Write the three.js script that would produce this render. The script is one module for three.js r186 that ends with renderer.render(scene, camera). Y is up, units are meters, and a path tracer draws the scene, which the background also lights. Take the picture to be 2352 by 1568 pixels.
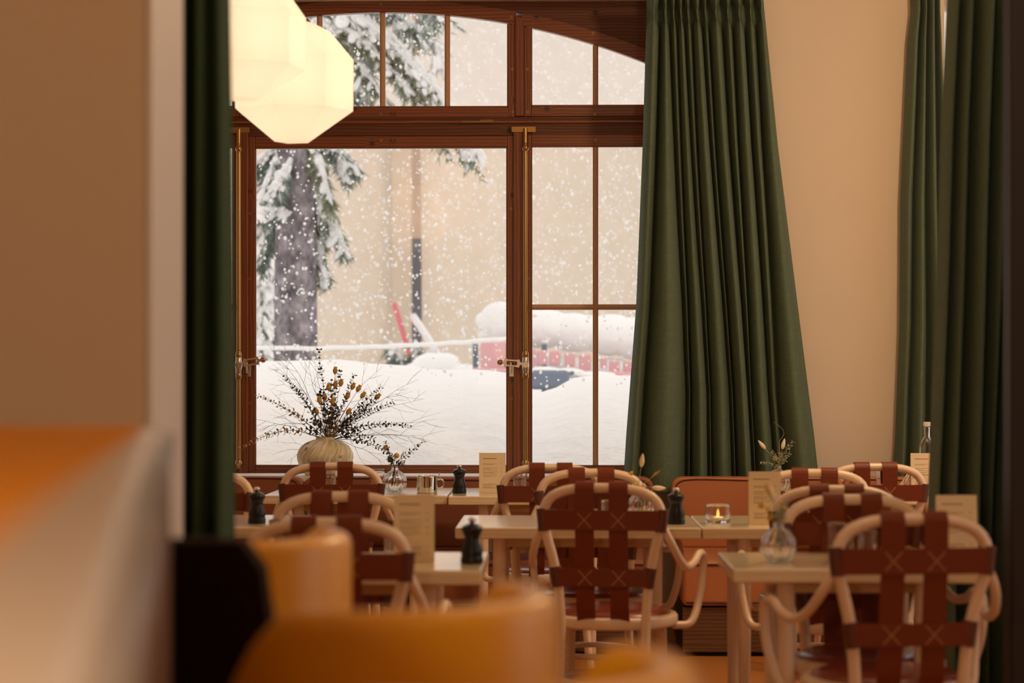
import * as THREE from 'three';
import { RoundedBoxGeometry } from 'three/addons/geometries/RoundedBoxGeometry.js';
import { mergeGeometries, mergeVertices, toCreasedNormals } from 'three/addons/utils/BufferGeometryUtils.js';
import { ConvexGeometry } from 'three/addons/geometries/ConvexGeometry.js';

// ------------------------------------------------------------------ camera, sky, lamps, exposure
const K = 1.45, F = 3267 * K, HORIZON = 870, EYE = 1.3, YAW = Math.atan(102 / F);   // level 70 mm lens with a vertical shift; depths are given in units of K metres
const scene = new THREE.Scene();
scene.background = new THREE.Color().setRGB(1.3, 1.25, 1.2);                        // even overcast snow sky
const camera = new THREE.PerspectiveCamera(2 * Math.atan(784 / F) * 180 / Math.PI, 1.5, 0.02, 200);
camera.position.set(0, EYE, 0);
camera.rotation.y = YAW;
camera.setViewOffset(2352, 1568, 0, -86, 2352, 1568);
camera.focus = 7.2 * K;
camera.userData.fStop = 2.4;
const renderer = new THREE.WebGLRenderer();
renderer.toneMapping = THREE.LinearToneMapping;
renderer.toneMappingExposure = 1.0;
renderer.shadowMap.enabled = true;
// unseen globe lamps added to brighten the room, all above or behind the frame: [x, y, z, candela]
const FILL_GLOBES = [
  [1.9, 3.25, -7.8, 8.5],
  [0.9, 3.3, -4.6, 1.6],
  [-0.55, 1.62, 0.15, 5.0],
  [1.6, 3.2, -1.2, 0.4],
];
const WARM = [1.0, 0.69, 0.41];
const PENDANT_CANDELA = 0.12;

// ------------------------------------------------------------------ helpers
function rng(seed) { let s = seed >>> 0; return () => { s = (s + 0x6d2b79f5) | 0; let t = Math.imul(s ^ (s >>> 15), 1 | s); t = (t + Math.imul(t ^ (t >>> 7), 61 | t)) ^ t; return ((t ^ (t >>> 14)) >>> 0) / 4294967296; }; }
const V = (x, y, z) => new THREE.Vector3(x, y, z);
const cy = Math.cos(YAW), sy = Math.sin(YAW);
// the room point on the plane z = -zr that stands at that place of a level survey of the photograph
function on(px, py, zr) {
  const a = (px - 1176) / F, b = (HORIZON - py) / F;
  const dx = a * cy - sy, dz = -a * sy - cy, zk = zr * K, t = zk / -dz;
  return V(dx * t, EYE + b * t, -zk);
}
const names = new Map();
function numbered(n) { const k = names.get(n) ?? 0; names.set(n, k + 1); return k ? `${n}_${String(k).padStart(3, '0')}` : n; }
function tag(o, label, category, group, kind) { o.userData = {}; if (label) o.userData.label = label; if (category) o.userData.category = category; if (group) o.userData.group = group; if (kind) o.userData.kind = kind; return o; }
function thing(name, label, category, pos = [0, 0, 0], turn = 0, group) {
  const g = new THREE.Group(); g.name = numbered(name); g.position.set(...pos); g.rotation.y = turn; scene.add(g);
  return tag(g, label, category, group);
}
function structure(name) { const g = new THREE.Group(); g.name = name; scene.add(g); return tag(g, null, null, null, 'structure'); }
function mesh(name, geo, mat, parent, label) {
  const m = new THREE.Mesh(Array.isArray(geo) ? merge(geo) : geo, mat); m.castShadow = m.receiveShadow = true;
  m.name = parent ? name : numbered(name); (parent ?? scene).add(m); if (label) m.userData.label = label; return m;
}
function merge(list) {
  const flat = list.map((g) => { const h = g.index ? g.toNonIndexed() : g.clone(); for (const k of Object.keys(h.attributes)) if (!['position', 'normal', 'uv'].includes(k)) h.deleteAttribute(k); if (!h.attributes.uv) h.setAttribute('uv', new THREE.BufferAttribute(new Float32Array(h.attributes.position.count * 2), 2)); return h; });
  return mergeGeometries(flat);
}
function copyOf(root, label, pos, turn, group) {
  const c = root.clone(); c.name = numbered(root.name.replace(/_\d{3}$/, '')); c.userData = { ...root.userData };
  if (label) c.userData.label = label; if (group) c.userData.group = group;
  c.position.set(...pos); c.rotation.y = turn ?? 0; scene.add(c); return c;
}
// uv in metres, projected along the face's main axis, grain along the axis named
function uvm(g, grain = 'x', off = [0, 0]) {
  g = g.index ? g.toNonIndexed() : g;
  const p = g.attributes.position, n = g.attributes.normal, uv = new Float32Array(p.count * 2), gi = 'xyz'.indexOf(grain);
  for (let i = 0; i < p.count; i += 3) {
    const nn = [0, 0, 0]; for (let k = 0; k < 3; k++) { nn[0] += n.getX(i + k); nn[1] += n.getY(i + k); nn[2] += n.getZ(i + k); }
    const an = nn.map(Math.abs), ax = an.indexOf(Math.max(...an)), rest = [0, 1, 2].filter((k) => k !== ax);
    const ua = rest.includes(gi) ? gi : rest[0], va = rest.find((k) => k !== ua);
    for (let k = 0; k < 3; k++) { const q = [p.getX(i + k), p.getY(i + k), p.getZ(i + k)]; uv[(i + k) * 2] = q[ua] + off[0]; uv[(i + k) * 2 + 1] = q[va] + off[1]; }
  }
  g.setAttribute('uv', new THREE.BufferAttribute(uv, 2)); return g;
}
const UVR = rng(5);
function box(w, h, d, x, y, z, r = 0.004, grain) {
  const m = Math.max(w, h, d); grain ??= m === w ? 'x' : m === h ? 'y' : 'z';
  const g = r > 0 ? new RoundedBoxGeometry(w, h, d, 1, Math.min(r, w / 2.01, h / 2.01, d / 2.01)) : new THREE.BoxGeometry(w, h, d);
  g.translate(x, y, z); return uvm(g, grain, [UVR(), UVR()]);
}
function tube(pts, r, seg = 40, rad = 8, closed = false) {
  const c = new THREE.CatmullRomCurve3(pts.map((p) => (p.isVector3 ? p : V(...p))), closed, 'centripetal');
  const g = new THREE.TubeGeometry(c, seg, r, rad, closed), L = c.getLength(), uv = g.attributes.uv;
  for (let i = 0; i < uv.count; i++) uv.setXY(i, uv.getX(i) * L, uv.getY(i) * 2 * Math.PI * r);
  if (!closed) { const caps = [0, 1].map((t) => { const s = new THREE.SphereGeometry(r, rad, 5); s.translate(...c.getPoint(t).toArray()); return s; }); return merge([g, ...caps]); }
  return g;
}
function taper(pts, r0, r1, seg = 16, rad = 6) {
  const c = new THREE.CatmullRomCurve3(pts.map((p) => (p.isVector3 ? p : V(...p))), false, 'centripetal'), g = new THREE.TubeGeometry(c, seg, 1, rad, false), p = g.attributes.position;
  for (let i = 0; i <= seg; i++) { const q = c.getPointAt(i / seg), r = r0 + (r1 - r0) * (i / seg); for (let j = 0; j <= rad; j++) { const k = i * (rad + 1) + j; p.setXYZ(k, q.x + (p.getX(k) - q.x) * r, q.y + (p.getY(k) - q.y) * r, q.z + (p.getZ(k) - q.z) * r); } }
  return g;
}
function lathe(profile, seg = 32) { const g = new THREE.LatheGeometry(profile.map((p) => new THREE.Vector2(...p)), seg); return g; }
// a strap: a path in a plane, given a thickness, swept across its width
function ribbon(path, thick, width, plane) {
  const c = new THREE.SplineCurve(path.map((p) => new THREE.Vector2(...p))), n = 28, a = [], b = [];
  for (let i = 0; i <= n; i++) { const q = c.getPoint(i / n), t = c.getTangent(i / n); a.push([q.x - t.y * thick / 2, q.y + t.x * thick / 2]); b.unshift([q.x + t.y * thick / 2, q.y - t.x * thick / 2]); }
  const s = new THREE.Shape([...a, ...b].map((p) => new THREE.Vector2(...p)));
  const g = new THREE.ExtrudeGeometry(s, { depth: width, bevelEnabled: false, steps: 1 }); g.translate(0, 0, -width / 2);
  const m = new THREE.Matrix4();
  if (plane === 'zy') m.makeBasis(V(0, 0, 1), V(0, 1, 0), V(-1, 0, 0)); else m.makeBasis(V(1, 0, 0), V(0, 0, -1), V(0, 1, 0));
  return g.applyMatrix4(m);
}
function grid(nu, nv, fn) {
  const pos = [], uv = [], idx = [];
  for (let j = 0; j <= nv; j++) for (let i = 0; i <= nu; i++) { const r = fn(i / nu, j / nv); pos.push(r[0], r[1], r[2]); uv.push(r[3] ?? i / nu, r[4] ?? j / nv); }
  for (let j = 0; j < nv; j++) for (let i = 0; i < nu; i++) { const a = j * (nu + 1) + i, b = a + 1, c = a + nu + 1, d = c + 1; idx.push(a, c, b, b, c, d); }
  const g = new THREE.BufferGeometry(); g.setAttribute('position', new THREE.Float32BufferAttribute(pos, 3)); g.setAttribute('uv', new THREE.Float32BufferAttribute(uv, 2)); g.setIndex(idx); g.computeVertexNormals(); return g;
}

// ------------------------------------------------------------------ textures
function hash(x, y, s) { let h = Math.imul(x, 374761393) ^ Math.imul(y, 668265263) ^ Math.imul(s, 2147483647); h = Math.imul(h ^ (h >>> 13), 1274126177); return ((h ^ (h >>> 16)) >>> 0) / 4294967296; }
function pn(x, y, px, py, s = 1) {
  const ix = Math.floor(x), iy = Math.floor(y), fx = x - ix, fy = y - iy, u = fx * fx * (3 - 2 * fx), v = fy * fy * (3 - 2 * fy), w = (a, n) => ((a % n) + n) % n;
  const h = (a, b) => hash(w(a, px), w(b, py), s);
  return (h(ix, iy) * (1 - u) + h(ix + 1, iy) * u) * (1 - v) + (h(ix, iy + 1) * (1 - u) + h(ix + 1, iy + 1) * u) * v;
}
function fbm(u, v, nx, ny, s, oct = 4) { let a = 0.5, t = 0, m = 0; for (let i = 0; i < oct; i++) { t += a * pn(u * nx, v * ny, nx, ny, s + i); m += a; a *= 0.55; nx *= 2; ny *= 2; } return t / m; }
function tex(w, h, fn, srgb = true, rep = [1, 1]) {
  const d = new Uint8Array(w * h * 4);
  for (let y = 0; y < h; y++) for (let x = 0; x < w; x++) { const c = fn(x / w, y / h), o = (y * w + x) * 4; for (let k = 0; k < 3; k++) d[o + k] = Math.max(0, Math.min(255, Math.round((Array.isArray(c) ? c[k] : c) * 255))); d[o + 3] = 255; }
  const t = new THREE.DataTexture(d, w, h); t.wrapS = t.wrapT = THREE.RepeatWrapping; t.magFilter = THREE.LinearFilter; t.minFilter = THREE.LinearFilter; if (srgb) t.colorSpace = THREE.SRGBColorSpace; t.repeat.set(...rep); t.needsUpdate = true; return t;
}
const mixc = (a, b, t) => a.map((x, i) => x + (b[i] - x) * t);
function woodTex(light, dark, seed, knots = 0) {
  const R = rng(seed), K = Array.from({ length: knots }, () => [R(), R(), 0.02 + 0.02 * R()]);
  return tex(1024, 256, (u, v) => {
    let warp = 0.05 * fbm(u, v, 3, 4, seed + 9, 3), k = 0;
    for (const [a, b, r] of K) { const dx = (u - a) * 1.6, dy = (v - b) * 0.4, d = Math.hypot(dx, dy) / r; k = Math.max(k, 1 - d); warp += 0.06 * Math.exp(-d * d * 0.4); }
    const rings = 0.5 + 0.5 * Math.sin((v + warp) * 2 * Math.PI * 14 + 6 * fbm(u, v, 2, 8, seed, 2));
    const fine = fbm(u, v, 6, 96, seed + 3, 3), g = 0.55 * rings * rings + 0.55 * fine - 0.1;
    return mixc(mixc(light, dark, Math.max(0, Math.min(1, g))), dark.map((x) => x * 0.5), Math.max(0, k));
  }, true, [1, 4]);
}
const c255 = (r, g, b) => [r / 255, g / 255, b / 255];
const T = {
  pine: woodTex(c255(162, 90, 38), c255(96, 46, 18), 11, 2),
  beech: woodTex(c255(242, 217, 190), c255(228, 192, 158), 21),
  oak: woodTex(c255(240, 220, 184), c255(222, 194, 150), 31),
  honey: woodTex(c255(246, 172, 24), c255(226, 134, 10), 41),
  dark: woodTex(c255(118, 78, 46), c255(74, 46, 26), 51, 3),
  floor: woodTex(c255(205, 140, 70), c255(160, 98, 45), 61, 1),
  plaster: tex(256, 256, (u, v) => 0.5 + 0.5 * (fbm(u, v, 24, 24, 3, 4) - 0.5), false, [1, 1]),
  leather: tex(256, 256, (u, v) => { const a = pn(u * 90, v * 90, 90, 90, 4), b = pn(u * 60, v * 60, 60, 60, 8); return 0.4 + 0.4 * a * b + 0.2 * fbm(u, v, 8, 8, 2); }, false, [3, 3]),
  weave: tex(256, 256, (u, v) => { const a = Math.sin(u * 2 * Math.PI * 64), b = Math.sin(v * 2 * Math.PI * 64); return 0.5 + 0.18 * a * b + 0.2 * (fbm(u, v, 4, 128, 5, 2) + fbm(u, v, 128, 4, 6, 2) - 1); }, false, [7, 7]),
  cloth: tex(256, 256, (u, v) => { const n = fbm(u, v, 8, 128, 15, 2) * 0.5 + fbm(u, v, 128, 8, 16, 2) * 0.5, k = 0.86 + 0.28 * n; return [0.36 * k, 0.425 * k, 0.345 * k]; }, true, [5, 5]),
  bark: tex(256, 512, (u, v) => { const n = fbm(u, v, 12, 10, 71, 4), f = fbm(u, v, 48, 20, 75, 3); return mixc(c255(70, 64, 70), c255(186, 176, 180), Math.max(0, Math.min(1, 1.7 * (0.6 * n + 0.4 * f) - 0.35))); }),
  barkbump: tex(256, 512, (u, v) => fbm(u, v, 14, 8, 71, 4), false),
  facade: tex(512, 512, (u, v) => { const n = fbm(u, v, 6, 6, 81, 5); return mixc(c255(210, 195, 178), c255(222, 208, 193), n); }),
  facadepale: tex(512, 512, (u, v) => { const n = fbm(u, v, 6, 6, 83, 5); return mixc(c255(220, 210, 201), c255(229, 220, 211), n); }),  // haze over the upper view painted in as a paler wall
  snow: tex(256, 256, (u, v) => fbm(u, v, 8, 8, 91, 5), false),
  vase: tex(1024, 512, (u, v) => {
    const str = fbm(u + 0.04 * Math.sin(v * 9), v, 84, 9, 101, 4), big = fbm(u, v, 5, 5, 105, 4), sp = pn(u * 60, v * 26, 60, 26, 111), cl = fbm(u, v, 7, 5, 113, 3), rust = fbm(u, v, 26, 14, 117, 3);
    let c = mixc(c255(206, 190, 142), c255(255, 251, 234), Math.max(0, Math.min(1, 2.6 * (0.75 * str + 0.25 * big) - 0.8)));
    if (cl > 0.62 && sp > 0.66) c = mixc(c, c255(96, 80, 52), 0.7); if (rust > 0.78) c = mixc(c, c255(176, 112, 48), Math.min(1, (rust - 0.78) * 9)); return c;
  }),
  vasebump: tex(1024, 512, (u, v) => fbm(u + 0.03 * Math.sin(v * 9), v, 64, 9, 101, 4), false),
};
const M = {};
const std = (name, o) => (M[name] = Object.assign(new THREE.MeshPhysicalMaterial({ roughness: 0.6, ...o }), { name }));
const lin = (r, g, b) => new THREE.Color().setRGB(r, g, b);
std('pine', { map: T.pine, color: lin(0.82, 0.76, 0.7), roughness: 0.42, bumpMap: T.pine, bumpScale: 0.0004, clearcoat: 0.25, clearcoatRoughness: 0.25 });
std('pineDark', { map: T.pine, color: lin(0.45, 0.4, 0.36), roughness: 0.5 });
std('muntin', { map: T.beech, color: lin(0.66, 0.5, 0.38), roughness: 0.5 });  // window glow around the thin bars painted as paler wood
std('beech', { map: T.beech, roughness: 0.38, clearcoat: 0.3, clearcoatRoughness: 0.2 });
std('oak', { map: T.oak, roughness: 0.3, specularIntensity: 1, clearcoat: 0.8, clearcoatRoughness: 0.16 });
std('oakEdge', { map: T.oak, color: lin(0.72, 0.58, 0.4), roughness: 0.5 });
std('honey', { map: T.honey, color: lin(0.85, 0.8, 0.5), roughness: 0.65, specularIntensity: 0.35 });
std('nosingGlare', { color: lin(0.84, 0.76, 0.72), roughness: 0.35, clearcoat: 1, clearcoatRoughness: 0.12 });  // pale tone carries the window reflection along the counter edge
std('panel', { map: T.dark, color: lin(1.1, 0.95, 0.8), roughness: 0.5 });
std('darkWood', { map: T.dark, roughness: 0.55 });
std('floor', { map: T.floor, roughness: 0.35 });
std('wall', { color: lin(0.74, 0.62, 0.48), roughness: 0.92, bumpMap: T.plaster, bumpScale: 0.0012 });
std('ceiling', { color: lin(0.78, 0.7, 0.6), roughness: 0.95 });
std('white', { color: lin(0.82, 0.78, 0.72), roughness: 0.7 });
std('shadeBrown', { map: T.dark, color: lin(0.12, 0.08, 0.055), roughness: 0.9, specularIntensity: 0.3 });  // near-black brown that paints the deep shade beside the counter
std('shadeStrip', { color: lin(0.018, 0.013, 0.01), roughness: 0.6 });  // black standing in for the shaded side of the right curtain
std('litJamb', { color: lin(0.8, 0.77, 0.75), roughness: 0.4 });  // lighter than the wall: window light on the opening put into the colour
std('strap', { color: lin(0.18, 0.037, 0.012), roughness: 0.45, specularIntensity: 0.5, bumpMap: T.leather, bumpScale: 0.0004 });
std('collar', { color: lin(0.12, 0.03, 0.018), roughness: 0.4 });
std('stitch', { color: lin(0.5, 0.22, 0.1), roughness: 0.8 });
std('seatLeather', { color: lin(0.24, 0.045, 0.028), roughness: 0.22, bumpMap: T.leather, bumpScale: 0.0003, clearcoat: 0.4, clearcoatRoughness: 0.2 });
std('benchLeather', { color: lin(0.48, 0.17, 0.065), roughness: 0.5, bumpMap: T.leather, bumpScale: 0.0006 });
std('benchLeatherShaded', { color: lin(0.3, 0.095, 0.036), roughness: 0.5, bumpMap: T.leather, bumpScale: 0.0006 });  // darker copy of the bench leather, shade painted into the colour
std('benchPiping', { color: lin(0.09, 0.03, 0.015), roughness: 0.5 });
std('stoolLeather', { color: lin(0.95, 0.46, 0.012), roughness: 0.36, bumpMap: T.leather, bumpScale: 0.0004, clearcoat: 0.35, clearcoatRoughness: 0.3 });
std('curtain', { map: T.cloth, roughness: 0.95, bumpMap: T.weave, bumpScale: 0.0008, sheen: 0.35, sheenColor: lin(0.45, 0.5, 0.35), sheenRoughness: 0.5 });
std('curtainShaded', { map: T.cloth, color: lin(0.32, 0.5, 0.36), roughness: 0.95, bumpMap: T.weave, bumpScale: 0.0008, sheen: 0.15, sheenColor: lin(0.25, 0.45, 0.3), sheenRoughness: 0.5 });  // darkened copy of the curtain cloth, its unlit state put into the colour
std('brass', { color: lin(0.42, 0.25, 0.09), metalness: 1, roughness: 0.34 });
std('nickel', { color: lin(0.62, 0.54, 0.47), metalness: 1, roughness: 0.3 });
std('copper', { color: lin(0.55, 0.3, 0.16), metalness: 1, roughness: 0.08 });
std('chrome', { color: lin(0.86, 0.84, 0.8), metalness: 1, roughness: 0.07 });
std('screw', { color: lin(0.3, 0.17, 0.07), metalness: 0.8, roughness: 0.45 });
std('ink', { color: lin(0.03, 0.014, 0.008), roughness: 0.9 });
std('mill', { color: lin(0.006, 0.008, 0.012), roughness: 0.3, specularIntensity: 0.6, clearcoat: 0.25, clearcoatRoughness: 0.1 });
std('pane', { color: lin(0.97, 0.97, 0.97), roughness: 0, transmission: 1, thickness: 0, ior: 1.5 });
std('glass', { color: lin(1, 1, 1), roughness: 0.0, transmission: 1, thickness: 0.01, ior: 1.48 });
std('water', { color: lin(1, 1, 1), roughness: 0.0, transmission: 1, thickness: 0.05, ior: 1.33 });
std('card', { color: lin(0.78, 0.66, 0.5), roughness: 0.85 });
std('wax', { color: lin(0.85, 0.8, 0.7), roughness: 0.6 });
std('flame', { color: lin(1, 0.6, 0.2), emissive: lin(1.0, 0.55, 0.12), emissiveIntensity: 1.1 });
std('shade', { color: lin(0.95, 0.89, 0.79), roughness: 0.9, transmission: 0.5, thickness: 0, emissive: lin(1, 0.84, 0.64), emissiveIntensity: 0.36, specularIntensity: 0.3 });
std('globe', { color: lin(0.95, 0.9, 0.8), roughness: 0.6, emissive: lin(1, 0.75, 0.45), emissiveIntensity: 1.2 });
std('black', { color: lin(0.012, 0.011, 0.01), roughness: 0.6 });
std('vase', { map: T.vase, bumpMap: T.vasebump, bumpScale: 0.006, roughness: 0.8 });
std('twig', { color: lin(0.09, 0.07, 0.06), roughness: 0.9 });
std('leafGrey', { color: lin(0.085, 0.08, 0.055), roughness: 0.8, side: THREE.DoubleSide });
std('leafTan', { color: lin(0.42, 0.27, 0.12), roughness: 0.8, side: THREE.DoubleSide });
std('leafSilver', { color: lin(0.4, 0.42, 0.3), roughness: 0.8, side: THREE.DoubleSide });
std('pod', { color: lin(0.68, 0.4, 0.1), roughness: 0.75 });
std('yellow', { color: lin(0.82, 0.55, 0.05), roughness: 0.85 });
std('yellowCore', { color: lin(0.5, 0.24, 0.02), roughness: 0.9 });
std('petal', { color: lin(0.86, 0.8, 0.62), roughness: 0.85, side: THREE.DoubleSide });
std('bunny', { color: lin(0.85, 0.72, 0.5), roughness: 1, sheen: 0.6, sheenColor: lin(1, 0.9, 0.7) });
std('snow', { color: lin(0.9, 0.885, 0.87), roughness: 0.95, bumpMap: T.snow, bumpScale: 0.02 });
std('flake', { color: lin(0.95, 0.95, 0.95), roughness: 1, transmission: 0.45, thickness: 0 });
std('bark', { map: T.bark, roughness: 1, bumpMap: T.barkbump, bumpScale: 0.05 });
std('barkThin', { color: lin(0.13, 0.12, 0.13), roughness: 1 });
std('needle', { color: lin(0.2, 0.26, 0.22), roughness: 0.9, side: THREE.DoubleSide });  // needle colours lightened so they carry the snowy haze
std('needleWarm', { color: lin(0.25, 0.27, 0.18), roughness: 0.9, side: THREE.DoubleSide });
std('barkTan', { color: lin(0.5, 0.34, 0.25), roughness: 1 });  // paler and redder than the lower trunk
std('facade', { map: T.facade, roughness: 0.95 });
std('facadePale', { map: T.facadepale, roughness: 0.95 });  // upper wall colour with the haze mixed in
std('pilaster', { map: T.facade, color: lin(0.8, 0.76, 0.72), roughness: 0.95 });
std('lantern', { color: lin(1, 0.7, 0.4), emissive: lin(1, 0.6, 0.3), emissiveIntensity: 0.05 });  // faint glow of the added lantern
std('redPaint', { color: lin(0.72, 0.2, 0.22), roughness: 0.6 });
std('redHazy', { color: lin(0.76, 0.42, 0.43), roughness: 0.7 });  // red lightened to carry the outdoor haze
std('blueGrey', { color: lin(0.17, 0.21, 0.28), roughness: 0.6 });
std('napkin', { color: lin(0.85, 0.84, 0.8), roughness: 0.9 });
std('teal', { color: lin(0.05, 0.2, 0.16), roughness: 0.8 });

// ------------------------------------------------------------------ the room
const ZW = 10.78, ZWIN = 7.7 * K, XL = -3.3, XR = 4.3, CEIL = 3.65, ZB = 3.0;
const wx = (px) => on(px, 870, 7.7).x, wy = (py) => on(880, py, 7.7).y;
const SIDE = [[3.4, 5.6], [7.0, 9.4]];                     // the two windows of the side wall, as depths
const W1 = { x0: wx(225), x1: wx(1535), y0: 0.775, y1: wy(3) };
const W2 = { x0: wx(2138), x1: wx(2138) + 1.7, y0: 0.775, y1: W1.y1 };
{
  const s = new THREE.Shape([[XL - 0.3, 0], [XR + 0.3, 0], [XR + 0.3, CEIL], [XL - 0.3, CEIL]].map((p) => new THREE.Vector2(...p)));
  for (const w of [W1, W2]) s.holes.push(new THREE.Path([[w.x0, w.y0], [w.x0, w.y1], [w.x1, w.y1], [w.x1, w.y0]].map((p) => new THREE.Vector2(...p))));
  const g = new THREE.ExtrudeGeometry(s, { depth: 0.55, bevelEnabled: false }); g.translate(0, 0, -ZW - 0.55);
  tag(mesh('wall_back', g, M.wall), null, null, null, 'structure');
  const st = (n, g2, m) => tag(mesh(n, g2, m), null, null, null, 'structure');
  st('wall_left', box(0.3, CEIL, ZW + ZB, XL - 0.15, CEIL / 2, (ZB - ZW) / 2, 0), M.wall);
  { const w = new THREE.Shape([[ZW, 0], [ZW, CEIL], [-ZB, CEIL], [-ZB, 0]].map((p) => new THREE.Vector2(...p)));
    for (const [a, b] of SIDE) w.holes.push(new THREE.Path([[a, 0.85], [b, 0.85], [b, 3.2], [a, 3.2]].map((p) => new THREE.Vector2(...p))));
    const gr = new THREE.ExtrudeGeometry(w, { depth: 0.3, bevelEnabled: false }); gr.rotateY(Math.PI / 2); gr.translate(XR, 0, 0); st('wall_right', gr, M.wall); }
  st('wall_front', box(XR - XL + 0.6, CEIL, 0.3, (XL + XR) / 2, CEIL / 2, ZB + 0.15, 0), M.wall);
  st('floor', box(XR - XL + 0.6, 0.12, ZW + ZB + 0.75, (XL + XR) / 2, -0.06, (ZB - ZW) / 2 - 0.08, 0, 'x'), M.floor);
  st('ceiling', box(XR - XL + 0.6, 0.2, ZW + ZB + 0.75, (XL + XR) / 2, CEIL + 0.1, (ZB - ZW) / 2 - 0.08, 0), M.ceiling);
  // the pier of the opening the photographer looks through
  const xj = on(335, 870, 2.7).x, z1 = 2.7 * K, z2 = 2.93 * K;
  const pier = box(xj - XL, CEIL, z2 - z1, (XL + xj) / 2, CEIL / 2, -(z1 + z2) / 2, 0.012); st('wall_partition', pier, M.wall);
  st('added_trim_2', box(0.012, CEIL - 0.002, z2 - z1 - 0.004, xj + 0.006, CEIL / 2, -(z1 + z2) / 2, 0.003), M.litJamb);  // pale lining added so the pier end looks lit by the window
  { const xp = on(2324, 870, 4.3).x; st('shade_trim_3', box(0.5, CEIL - 0.002, 0.12, xp + 0.25, CEIL / 2, -4.35 * K, 0.01), M.shadeStrip); }  // dark strip added for the shade at the right edge
  st('trim_1', box(W1.x1 - W1.x0 - 0.002, 0.028, 0.4, (W1.x0 + W1.x1) / 2, W1.y0 + 0.001, -ZW - 0.17, 0.006), M.white);
}

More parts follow.
